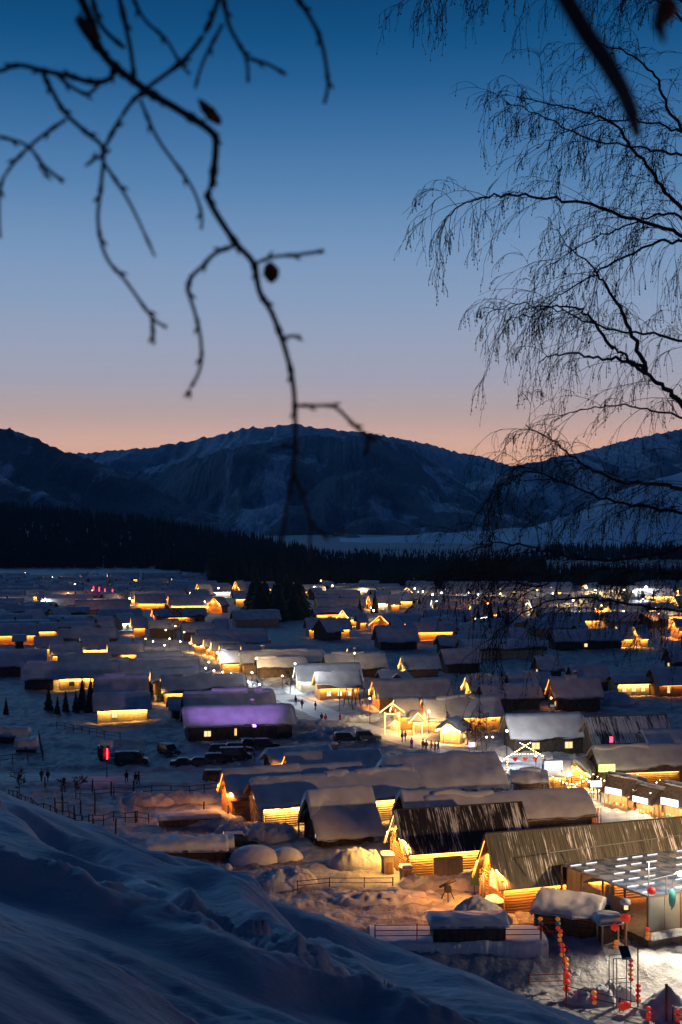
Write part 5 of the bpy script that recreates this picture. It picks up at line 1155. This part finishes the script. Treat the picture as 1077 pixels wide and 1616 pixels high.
car(267, 1192, -.9, 'suv', 'dark off-roader parked alone left of the sedan pair', snow=.05)
car(292, 1210, .05, 'sedan', 'left one of the two low dark sedans in the parking yard')
car(317, 1210, .05, 'sedan', 'right one of the two low dark sedans in the parking yard', 'cargrey')
car(345, 1206, .1, 'suv', 'dark off-roader nearest the orange lit gable', snow=.05)
car(352, 1193, .1, 'suv', 'dark off-roader in the second row of the parking yard', 'cargrey', .06)
car(378, 1190, .15, 'suv', 'dark off-roader in the second row beside the shaded roof', snow=.05)
car(395, 1180, .1, 'sedan', 'dark sedan farthest back in the parking yard', snow=.04)
car(372, 1201, .1, 'van', 'dark van in the front row by the shaded roof')
car(420, 1183, .1, 'suv', 'dark car at the right end of the parking yard')
car(378, 1336, .05, 'suv', 'dark car half sunk in snow below the glowing yellow wall', snow=.12)
car(548, 1176, .1, 'suv', 'dark car behind the frosted roof beside the path', snow=.06)
car(580, 1173, .1, 'suv', 'dark car with violet glint behind the frosted roof', 'cargrey', .06)
car(345, 1232, .1, 'suv', 'dark car with red tail lights on the road behind the orange gable')
o = thing_at('cage_truck', 199, 1200, .05, 'truck with a tall barred cargo cage beside the red neon sign', 'truck')
MB().box(-2.6,2.8,-1.1,1.1,.7,.95).build('cargo_bed', M['dark'], o)
f = MB()
for i in range(15): f.bar((-2.6+i*.385,-1.1,.9),(-2.6+i*.385,-1.1,3.0),.05); f.bar((-2.6+i*.385,1.1,.9),(-2.6+i*.385,1.1,3.0),.05)
for z in (1.6,2.3,3.0): f.bar((-2.6,-1.1,z),(2.8,-1.1,z),.06); f.bar((-2.6,1.1,z),(2.8,1.1,z),.06)
f.build('cage_bars', M['metal'], o, kind='stuff'); MB().box(-4.3,-2.8,-1.0,1.0,.6,2.4).build('cab', M['cargrey'], o)
for x in (-3.6,-1.2,1.6):
    for s in (-1,1): MB().tube([(x,s*.9,.45),(x,s*1.15,.45)], .45, 12).build('wheel', M['tyre'], o)
# ------------------------------------------------------------------ people
JACK = {'red': (.55,.03,.03), 'dark': (.02,.022,.03), 'blue': (.03,.05,.16), 'orange': (.6,.14,.03), 'violet': (.16,.04,.30), 'brown': (.12,.06,.03)}
for k, c in JACK.items(): M['jk_'+k] = mat(k+'_jacket', c, .85, .2)
def skin_body(name, verts, edges, radii, m, parent, root=0):
    me = bpy.data.meshes.new(name); me.from_pydata(verts, edges, []); o = link_mesh(name, me, M[m], parent)
    sk = o.modifiers.new('skin', 'SKIN'); sk.use_smooth_shade = True
    for i, r in enumerate(radii): me.skin_vertices[0].data[i].radius = (r, r)
    me.skin_vertices[0].data[root].use_root = True
    sb = o.modifiers.new('sub', 'SUBSURF'); sb.levels = 1; sb.render_levels = 1; return o
def build_skin(me): pass
def person(px, py, jack, label, rz=0, stride=.12, arm=.12, hat=None, z=None):
    o = thing_at('person', px, py, rz, label, 'person', 'people out in the snow', z=z)
    s = stride
    V = [(0,0,.95),(0,0,1.15),(0,0,1.38),(0,0,1.50),(0,-.01,1.62),(0,-.01,1.70), (-.10,0,.90),(-.11,-s,.50),(-.11,-s*.6,.08),(-.11,-s*.6-.14,.05), (.10,0,.90),(.11,s*.7,.50),(.11,s*1.5,.08),(.11,s*1.5-.14,.05),
         (-.19,0,1.40),(-.25,arm,1.13),(-.25,-.02+arm*.5,.88), (.19,0,1.40),(.25,-arm,1.13),(.25,-.06-arm,.88)]
    E = [(0,1),(1,2),(2,3),(3,4),(4,5),(0,6),(6,7),(7,8),(8,9),(0,10),(10,11),(11,12),(12,13),(2,14),(14,15),(15,16),(2,17),(17,18),(18,19)]
    R = [.14,.13,.15,.06,.095,.085,.10,.075,.055,.05,.10,.075,.055,.05,.07,.055,.042,.07,.055,.042]
    me = bpy.data.meshes.new('body'); me.from_pydata(V, E, [])
    b = bpy.data.objects.new('body', me); C.objects.link(b); me.materials.append(M['cloth'])
    bm = bmesh.new(); bm.from_mesh(me); lay = bm.verts.layers.skin.verify()
    for i, v in enumerate(bm.verts): v[lay].radius = (R[i], R[i]); v[lay].use_root = (i == 0)
    bm.to_mesh(me); bm.free(); b.parent = o
    b.modifiers.new('skin', 'SKIN').use_smooth_shade = True; sb = b.modifiers.new('sub', 'SUBSURF'); sb.levels = 1; sb.render_levels = 1
    j = MB(); j.lathe([(.185,.82),(.195,.95),(.18,1.12),(.215,1.36),(.17,1.47),(.08,1.52)], (0,0,0), 12)
    j.tube([(-.18,0,1.42),(-.255,arm,1.13),(-.255,arm*.5-.02,.92)], [.085,.075,.06], 8); j.tube([(.18,0,1.42),(.255,-arm,1.13),(.255,-arm-.06,.92)], [.085,.075,.06], 8)
    j.build('jacket', M['jk_'+jack], o, True)
    MB().lathe([(.10,1.66),(.115,1.72),(.10,1.80),(.04,1.85)], (0,0,0), 10).build('hat', M['jk_'+(hat or 'dark')], o, True)
    MB().lathe([(.05,1.55),(.082,1.60),(.085,1.66),(.07,1.70)], (0,-.025,0), 10).build('face', M['skin'], o, True)
    return o
for a in [(635,1171,'dark','person in dark clothes on the left of the pair on the bright path'),(640,1170,'dark','person in dark clothes on the right of the pair on the bright path'),
          (668,1184,'red','person in a red jacket, left end of the group on the path'),(673,1186,'brown','person in a brown coat in the group on the path'),(681,1186,'orange','person in an orange jacket in the middle of the group'),
          (687,1187,'blue','person in a blue jacket in the group on the path'),(692,1187,'violet','person in a violet jacket at the right end of the group'),
          (537,1141,'red','person in a red jacket walking alone on the snowy path'),(508,1141,'brown','left walker of the pair near the snow bank'),(514,1142,'red','right walker of the pair near the snow bank, in red'),
          (477,1118,'brown','walker at the upper bend of the path'),(498,1121,'dark','dark walker at the upper bend of the path'),(467,1112,'dark','walker by the end of the violet roof'),
          (650,1182,'violet','person in violet crouched left of the group'),(66,1233,'dark','left person of the pair on the dark road at left'),(76,1234,'dark','right person of the pair on the dark road at left'),
          (200,1238,'dark','person alone on the dark road right of the red sign'),(214,1239,'dark','left person of the close pair on the dark road'),(219,1239,'brown','right person of the close pair on the dark road'),
          (407,1088,'dark','person standing among the cool-lit snow heaps')]:
    person(a[0], a[1], a[2], a[3], random.uniform(-1,3), random.uniform(.03,.2), random.uniform(.05,.18))
# ------------------------------------------------------------------ conifers and bare trees
def conifer(px, py, h, label, group=None, m='spruce', r=.22):
    q = P(px, py); o = empty('spruce_tree', (q.x, q.y, g1(q.x, q.y)-.1), random.random()*6, label, 'tree', group)
    MB().tube([(0,0,-.3),(0,0,h*.5),(0,0,h*.95)], [h*.022,h*.014,.01], 6).build('trunk', M['bark'], o)
    V, T = conifer_arrays(1.0, r, 15, 13, random.Random(px), .34); V = V[4:]; T = T[3:]-4
    np_mesh('crown', V*h, T, M[m], o, smooth=False)
for i, (x, y, h) in enumerate([(77,1122,3.6),(91,1126,2.6),(104,1124,3.0),(120,1124,3.2),(130,1120,4.6),(143,1124,4.8),(254,1110,3.6),(239,1108,3.4),(10,1128,2.4)]):
    conifer(x, y, h*1.35, ['young spruce leftmost in the row below the bright yellow wall','small second spruce in that row','third young spruce of the row in the blue snow','spruce in the middle of the row by the golden plank wall','tall pointed spruce left of the golden plank wall','tallest spruce hard against the golden plank wall','spruce right of the golden plank wall','spruce behind the small shed','small spruce alone near the left edge'][i], 'young spruces in the blue snow')
for i in range(26):
    x = 396 + (i*37 % 84) + random.uniform(-4,4); y = 961 + (i*7 % 20); hh = 5.5 + 6.5*abs(math.cos((x-408)/17.0)) if x < 432 else 6 + 6.5*abs(math.cos((x-455)/26.0)); conifer(x, y, hh*random.uniform(.85, 1.25), 'tall dark spruce in the black clump amid the upper village', 'spruces of the black clump', r=.44)
for x, y, h, lb in ((568,973,7,'pointed spruce among the middle rows'),(592,968,9,'spruce by the greenish-lit house'),(707,969,7,'spruce right of the fiery gables'),(755,1003,9,'left spruce of the dark pair below the fiery lights'),(775,1003,10,'middle spruce of the dark clump below the fiery lights'),(787,1002,9,'right spruce of the dark clump below the fiery lights'),(800,1004,8,'low spruce at the end of that dark clump'),(734,1004,7,'small spruce at the left of that dark clump'),(252,985,6,'dark spruce by the pale roof'),(700,972,8,'taller spruce beside the lamps'),(280,1045,3,'small spruce by the golden stalls'),(585,960,8,'spruce half hidden in the far rows')):
    conifer(x, y, h, lb)
# --- general branching
def grow(f, p, d, L, r, lvl, rng, droop=.12, nseg=6, kids=(3,5), maxl=3, tips=None, n=4, spread=.8, up=0.0, rmin=.004):
    pts = [Vector(p)]; rad = [r]; d = Vector(d).normalized(); seg = L/nseg
    for i in range(nseg):
        d = (d + Vector((rng.gauss(0,.13), rng.gauss(0,.13), rng.gauss(0,.10)-droop*(i+1)/nseg*(1 if lvl else .3)+up))).normalized()
        pts.append(pts[-1]+d*seg); rad.append(max(rmin, r*(1-.82*(i+1)/nseg)))
    f.tube(pts, rad, n, cap=False)
    if tips is not None and lvl >= maxl: tips += pts[2:]
    if lvl < maxl:
        for k in range(rng.randint(*kids)):
            t = rng.uniform(.25, 1.0); i = min(nseg-1, int(t*nseg)); q = pts[i].lerp(pts[i+1], t*nseg-i)
            dd = (pts[i+1]-pts[i]).normalized(); a = Vector((rng.gauss(0,1), rng.gauss(0,1), rng.gauss(0,.6))); a = (a - dd*a.dot(dd)).normalized()
            grow(f, q, dd+a*spread, L*rng.uniform(.35,.6), rad[i]*.55, lvl+1, rng, droop*1.8, nseg, kids, maxl, tips, 3, spread, up, rmin)
def bare_tree(px, py, h, label, m='twig', seed=1, rmin=.02):
    q = P(px, py); o = empty('bare_tree', (q.x, q.y, g1(q.x, q.y)-.1), 0, label, 'tree'); rng = random.Random(seed)
    t = MB(); t.tube([(0,0,-.2),(.1,0,h*.4),(0,.1,h*.75),(.05,.1,h)], [h*.022,h*.016,h*.009,.02], 6); t.build('trunk', M['bark'], o)
    f = MB()
    for k in range(14):
        z = h*rng.uniform(.3,.95); a = rng.random()*6.28; grow(f, (0,0,z), (math.cos(a)*.8, math.sin(a)*.8, .8), h*rng.uniform(.22,.38), h*.008, 1, rng, .06, 4, (4,6), 3, None, 3, .7, .04, rmin)
    f.build('branches', M[m], o, kind='stuff')
for a in [(272,1010,9,'tall bare tree lit gold beside the pointed stalls'),(286,1012,8.5,'second bare tree lit gold beside the pointed stalls'),(296,1008,7.5,'smaller bare tree behind the pointed stalls'),(150,1005,5,'bare tree behind the upper left row'),
          (750,1180,4.5,'bushy bare tree beside the string-light gate'),(768,1182,5,'second bushy bare tree beside the string-light gate'),(738,1176,4,'low bare bush right of the little white-hot hut'),(458,1095,4.5,'bare snowy bush left of the log house with pale windows'),(30,1262,3.5,'bare bush in the dark yard'),(126,1262,3.2,'dark bare bush by the long rail fence'),(97,1262,2.6,'low dark bush by the rail fence')]:
    bare_tree(a[0], a[1], a[2], a[3], seed=int(a[0]), rmin=.022)
# ------------------------------------------------------------------ big birch at the right, on the near slope
def birch():
    D0 = 14.0; rng = random.Random(21)
    base = Q(1230, 1100, D0+1.2); base.z = g1(base.x, base.y)-.3
    o = empty('birch_tree', base, 0, 'large bare weeping birch whose limbs reach in from the right edge', 'tree')
    tr = [base, Q(1225,900,D0+1.1), Q(1200,780,D0+.9), Q(1170,720,D0+.7), Q(1145,500,D0+.6), Q(1150,300,D0+.8), Q(1130,100,D0+.9), Q(1140,-150,D0+1.0), Q(1120,-400,D0+1.1)]
    loc = lambda p: p - base
    def spline(pts, k=4):
        out_ = []
        for i in range(len(pts)-1):
            p0, p1, p2, p3 = pts[max(0,i-1)], pts[i], pts[i+1], pts[min(len(pts)-1,i+2)]
            for j in range(k):
                t = j/k; out_.append(.5*((2*p1)+(p2-p0)*t+(2*p0-5*p1+4*p2-p3)*t*t+(3*p1-p0-3*p2+p3)*t*t*t))
        return out_ + [pts[-1]]
    MBt = MB(); sp = spline([loc(p) for p in tr], 5); MBt.tube(sp, list(np.linspace(.17, .05, len(sp))), 10); MBt.build('trunk', M['bark'], o, True)
    limbs = [  # px points, start radius px, depth offset start, end, density
        ([(1172,725),(1110,675),(1077,640),(1050,612),(1020,588),(985,562),(965,548)], 9, .6, 0, .6),
        ([(1022,590),(1005,550),(985,500),(965,462),(948,438),(925,412),(888,384)], 5.5, 0, -.3, .8),
        ([(1016,582),(990,572),(965,566),(930,563),(895,559),(868,562),(852,572)], 4.5, 0, .5, .8),
        ([(968,552),(948,522),(925,494),(905,484),(870,485),(835,498),(795,506)], 4, 0, -.5, 1.5),
        ([(1150,420),(1110,400),(1077,374),(1040,358),(980,340),(920,322),(850,312),(800,305),(755,312),(722,328),(700,352)], 5.5, .7, -.6, 1.7),
        ([(1150,400),(1090,345),(1050,300),(1020,262),(985,215),(960,190),(925,178),(870,164),(815,152)], 5.5, .6, 0, 1.7),
        ([(1145,300),(1100,235),(1060,180),(1038,130),(1010,95),(960,72),(935,62)], 5, .8, .3, 1.2),
        ([(1150,450),(1110,385),(1077,380),(1030,386),(960,418),(925,440),(880,468),(850,500)], 4.5, .6, -.3, 1.4),
        ([(1110,385),(1070,342),(1035,340),(1000,352),(960,368),(900,398),(865,425)], 3.6, .6, .2, 1.3),
        ([(1150,600),(1100,550),(1050,532),(1000,525),(930,510),(880,490),(820,478),(780,490)], 4, .6, .6, 1.6),
        ([(1150,330),(1100,255),(1050,240),(1010,235),(920,214),(850,182),(795,158)], 4, .8, -.4, 1.7),
        ([(1160,280),(1110,210),(1077,208),(1030,195),(980,190),(900,205),(845,235)], 4, .7, .5, 1.4),
        ([(1180,740),(1130,672),(1077,660),(1030,648),(985,640),(930,645),(900,652),(868,668)], 3.4, .6, .3, 1.0),
        ([(1185,760),(1130,768),(1077,772),(1040,766),(985,762),(955,752),(915,730),(880,700),(830,672)], 6, .6, -.2, 2.2),
        ([(1190,800),(1140,800),(1077,810),(1020,800),(960,790),(900,765),(840,745),(800,760),(770,800)], 4.5, .6, .4, 2.7),
        ([(1200,830),(1130,850),(1077,866),(1010,880),(940,884),(880,872),(820,860),(760,862),(735,885)], 5, .8, .2, 2.7),
        ([(1210,880),(1140,900),(1060,905),(980,898),(900,905),(840,925),(790,905),(740,900)], 4, .9, -.2, 2.3),
        ([(1225,960),(1150,960),(1060,965),(980,950),(900,945),(840,960),(800,985),(770,1010)], 4, 1.0, .3, 1.5),
        ([(1140,60),(1090,10),(1040,-20),(960,-40),(880,-48),(800,-45),(730,-35),(675,-15)], 6, .8, -.2, 2.3),
        ([(1140,0),(1100,-60),(1040,-110),(960,-150),(880,-150),(790,-120)], 6, .9, .8, 1.5),
        ([(1150,150),(1100,60),(1077,30),(1040,0),(1000,-20),(950,-30)], 4, .9, .2, 1.3)]
    tw = MB(); tips = []; lo = MB(); S_ = D0/F
    def twig(p, d, L, r, lvl, droop):
        n = 7; pts = [p]; rad = [r]; d = d.normalized()
        for i in range(n):
            d = (d + Vector((rng.gauss(0,.10), rng.gauss(0,.10), rng.gauss(0,.06)-droop*(.5+i/n)))).normalized(); pts.append(pts[-1]+d*(L/n)); rad.append(max(.0016, r*(1-.7*(i+1)/n)))
        tw.tube(pts, rad, 3, cap=False)
        if lvl < 2:
            for k in range(rng.randint(3, 5) if lvl == 0 else rng.randint(1, 4)):
                t = rng.uniform(.2, .97); i = int(t*n); q = pts[i].lerp(pts[i+1], t*n-i) if i < n else pts[-1]
                dd = (pts[min(i+1,n)]-pts[i]).normalized(); a = Vector((rng.gauss(0,1), rng.gauss(0,1), rng.gauss(0,.5)))
                twig(q, dd+a.normalized()*.7, L*rng.uniform(.3,.55), max(.0028, rad[i]*.65), lvl+1, droop*1.3)
        else:
            tips.append((pts[-1], d)); 
            if rng.random() < .6: tips.append((pts[4], d))
    for pl_, rp, z0, z1, den in limbs:
        pts = [loc(Q(x, y, D0 + z0 + (z1-z0)*i/(len(pl_)-1) )) for i, (x, y) in enumerate(pl_)]
        sp = spline(pts, 5); jit = .012
        sp = [p + Vector((rng.gauss(0,jit), rng.gauss(0,jit), rng.gauss(0,jit))) for p in sp]
        r0 = rp*S_*.72; rad = [max(.0045, r0*(1-.80*i/(len(sp)-1))) for i in range(len(sp))]
        MB().tube(sp, rad, 7).build('limb', M['bark'], o, True)
        tot = sum((b-a).length for a, b in zip(sp[:-1], sp[1:])); nt = int(tot*den*6.4)
        for k in range(nt):
            t = (k+rng.random())/nt; t = .12+.88*t; i = min(len(sp)-2, int(t*(len(sp)-1))); q = sp[i].lerp(sp[i+1], t*(len(sp)-1)-i)
            dd = (sp[i+1]-sp[i]).normalized(); a = Vector((rng.gauss(0,.8), rng.gauss(0,.9), rng.gauss(.15,.7)))
            twig(q, dd*1.0+a.normalized()*.8, rng.uniform(.35, 1.15)*(1.1-.35*t)*.92, .0040, 0, rng.uniform(.10,.30))
    twm = tw.build('twigs', M['twig'], o, kind='stuff')
    b = MB()
    for p, d in tips:
        s_ = rng.uniform(.007,.013); e = p + d*s_*2.2; a = Vector((s_*.55,0,0)); c = Vector((0,s_*.55,0)); m_ = p.lerp(e,.5)
        b.add([p, m_+a, m_+c, m_-a, m_-c, e], [(0,1,2),(0,2,3),(0,3,4),(0,4,1),(5,2,1),(5,3,2),(5,4,3),(5,1,4)])
    b.build('buds', M['twig'], o, kind='stuff')
    print('birch faces', len(tw.f), len(b.f))
birch()
# ------------------------------------------------------------------ out-of-focus branch close to the lens
def near_birch():
    base = Vector((-1.35, 1.1, 0)); base.z = g1(base.x, base.y)-.2
    o = empty('birch_sapling', base, 0, 'blurred knobbly birch branch with dry leaves hanging close at the upper left', 'tree')
    D = 1.62; K = D/F; loc = lambda p: p-base
    top = Q(60,-420,1.5)
    MB().tube([loc(base), loc(Vector((-1.3,1.15,38.4))), loc(Vector((-1.15,1.25,39.4))), loc(Vector((-.9,1.35,40.1))), loc(Vector((-.62,1.45,40.25)))], [.035,.03,.024,.016,.010], 9).build('trunk', M['bark'], o, True)
    rng = random.Random(4)
    def br(pl_, r0, r1, name='branch', d0=0., d1=0., knots=True, extra0=None):
        pts = [Q(x, y, D+d0+(d1-d0)*i/max(1,len(pl_)-1)) for i, (x, y) in enumerate(pl_)]; pts = [loc(p) for p in pts]
        if extra0 is not None: pts = [loc(extra0)] + pts
        dn = []; n = 6
        for i in range(len(pts)-1):
            p0, p1, p2, p3 = pts[max(0,i-1)], pts[i], pts[i+1], pts[min(len(pts)-1,i+2)]
            for j in range(n):
                t = j/n; dn.append(.5*((2*p1)+(p2-p0)*t+(2*p0-5*p1+4*p2-p3)*t*t+(3*p1-p0-3*p2+p3)*t*t*t))
        dn.append(pts[-1]); rr = []
        for i in range(len(dn)):
            t = i/(len(dn)-1); k = 1.0
            if knots and i % (n+1) == 3: k = 1.45
            rr.append((r0+(r1-r0)*t)*K*k)
        f = MB(); f.tube(dn, rr, 7)
        if knots:
            for i in range(4, len(dn)-2, 7):   # side buds
                dd = (dn[i+1]-dn[i-1]).normalized(); s_ = rng.choice((-1,1)); sd = Vector((dd.z*s_, 0, -dd.x*s_)); a = dn[i]
                f.tube([a, a+(sd*.8+dd*.7)*5*K, a+(sd*.9+dd*1.2)*10*K], [2.4*K, 3.2*K, .8*K], 5)
        return f.build(name, M['bark'], o, True)
    br([(118,-25),(125,30),(160,80),(182,105),(235,145),(285,175),(333,207),(341,228),(335,290),(330,315),(370,380),(400,415),(410,460),(430,495),(450,550),(462,600),(466,650),(466,700),(464,742)], 7.5, 3.4, extra0=Vector((-.62,1.45,40.25)))
    br([(464,742),(455,790),(447,850),(446,892)], 3.2, 2.2); br([(464,745),(480,790),(490,830),(487,888)], 3.2, 2.2); br([(490,832),(522,845),(548,835)], 2.6, 2)
    br([(466,640),(500,640),(530,643),(560,672),(580,687),(603,690)], 2.8, 3); br([(580,686),(582,716)], 3.4, 2.2); br([(466,704),(448,706),(430,707)], 2.4, 1.8)
    br([(404,415),(435,405),(470,402),(512,396)], 2.6, 3.0); br([(370,388),(340,400),(320,420),(300,440),(297,458),(310,500),(318,545),(315,585),(292,627)], 3.6, 2.6)
    br([(450,531),(475,530)], 2.4, 2); br([(182,105),(172,125),(145,130),(110,120),(70,112),(30,103),(0,112),(-40,118)], 5.0, 3.4); br([(90,118),(115,138),(140,148),(160,128)], 3, 3)
    br([(68,115),(85,148),(105,180),(140,212),(163,235),(160,290),(155,350),(168,405),(200,445),(240,500),(264,517)], 4, 2.4); br([(240,498),(243,544)], 3.4, 2.6)
    br([(163,238),(195,180),(225,145),(290,95),(330,40),(350,-20)], 3.2, 4.2); br([(165,258),(205,320),(245,405)], 3, 2); br([(105,188),(60,220),(20,260),(0,300),(0,375)], 3, 2.4)
    br([(-20,212),(40,228),(70,262),(101,287)], 2.4, 3); br([(70,262),(72,280)], 2.6, 2); br([(222,158),(250,220),(300,290),(318,335),(318,362)], 2.8, 2.2)
    br([(185,-20),(205,70),(215,130),(235,150)], 4.2, 3); br([(143,-15),(160,40),(197,76)], 4, 3.4); br([(350,-20),(362,40),(388,90),(392,130)], 4, 2.4); br([(388,92),(420,100),(452,118)], 2.6, 2.8)
    br([(352,38),(322,95),(308,140)], 3, 2.2); br([(460,-15),(490,28),(508,68),(518,130),(512,163)], 4, 2.6); br([(205,-15),(228,30),(262,62),(285,100),(300,117)], 3, 2.2); br([(135,262),(155,248),(175,236)], 2.4, 2.4)
    def leaf(px, py, w, h, ang, name='dry_leaf'):
        c = loc(Q(px, py, D-.01)); f = MB(); n = 10; vs = []
        ca, sa = math.cos(ang), math.sin(ang)
        for j in range(n+1):
            t = j/n; ww = w*math.sin(math.pi*t)**.7*(1-.25*t)*.5; fold = .35*ww
            for k, s_ in enumerate((-1,-.5,0,.5,1)):
                x, z, y = s_*ww*(1+.1*math.sin(j*2+k)), (t-.5)*h, abs(s_)*fold*1.6+.25*w*math.sin(t*4)*.3
                vs.append(c + Vector(((x*ca-z*sa)*K, y*K, (x*sa+z*ca)*K)))
        fs = [(j*5+k, j*5+k+1, j*5+k+6, j*5+k+5) for j in range(n) for k in range(4)]
        m = len(vs); vs2 = [v+Vector((0,.6*K,0)) for v in vs]; f.add(vs+vs2, fs+[tuple(m+i for i in q[::-1]) for q in fs]); f.build(name, M['leafdry'], o, True)
    leaf(428,430,30,36,math.pi+.15); leaf(331,176,22,56,math.radians(43), 'curled_leaf')
near_birch()
def near_branch_right():
    base = Vector((.95, .55, 0)); base.z = g1(base.x, base.y)-.2
    o = empty('birch_sapling', base, 0, 'heavily blurred thick dark branch tip hanging down at the upper right', 'tree'); loc = lambda p: p-base
    D = .95; K = D/F
    pts = [(870,-60),(890,-8),(925,52),(958,98),(984,145),(998,180),(1007,216)]
    pl_ = [Vector((base.x,base.y,39.4)), Vector((.75,.75,39.9)), Vector((.35,.9,39.75))] + [Q(x,y,D) for x, y in pts]
    MB().tube([loc(base)]+[loc(p) for p in pl_[:2]], [.03,.022,.014], 8).build('trunk', M['bark'], o, True)
    MB().tube([loc(p) for p in pl_[1:]], [.014,.011,.0068,.0064,.0064,.0066,.0058,.0054,.0030], 9).build('branch', M['bark'], o, True)
    a = [Q(x,y,D) for x, y in ((1100,-60),(1060,-30),(1045,0),(1040,40),(1048,68))]; MB().tube([loc(Vector((.75,.75,39.9)))]+[loc(p) for p in a], [.009,.006,.004,.003,.005,.001], 7).build('branch', M['bark'], o, True)
    c = loc(Q(1052,14,D)); MB().lathe([(.001,-.010),(.006,-.006),(.0085,0),(.006,.006),(.001,.009)], c, 9).build('dry_leaf', M['leafdry'], o, True)
near_branch_right()
# ------------------------------------------------------------------ evening haze
hz = MB().box(-6200, 6200, -60, 9250, -60, 700).build('haze', None); tag(hz, kind='stuff')
hm = bpy.data.materials.new('haze_air'); hm.use_nodes = True; hn, hl = hm.node_tree.nodes, hm.node_tree.links; hn.clear()
ho = hn.new('ShaderNodeOutputMaterial'); hv = hn.new('ShaderNodeVolumePrincipled'); hv.inputs['Density'].default_value = 5.6e-5; hv.inputs['Color'].default_value = (.22,.60,1,1)
hv.inputs['Anisotropy'].default_value = .1
hl.new(hv.outputs[0], ho.inputs['Volume']); hz.data.materials.append(hm)
bylab = {}
for o in C.objects:
    if o.parent is None and 'label' in o and 'category' in o: bylab.setdefault(o['label'], []).append(o)
for lab, os_ in bylab.items():
    if len(os_) > 1:
        for i, o in enumerate(sorted(os_, key=lambda o: o.location.x/max(1, o.location.y))): o['label'] = lab + ', ' + ordn(i+1) + ' from the left'
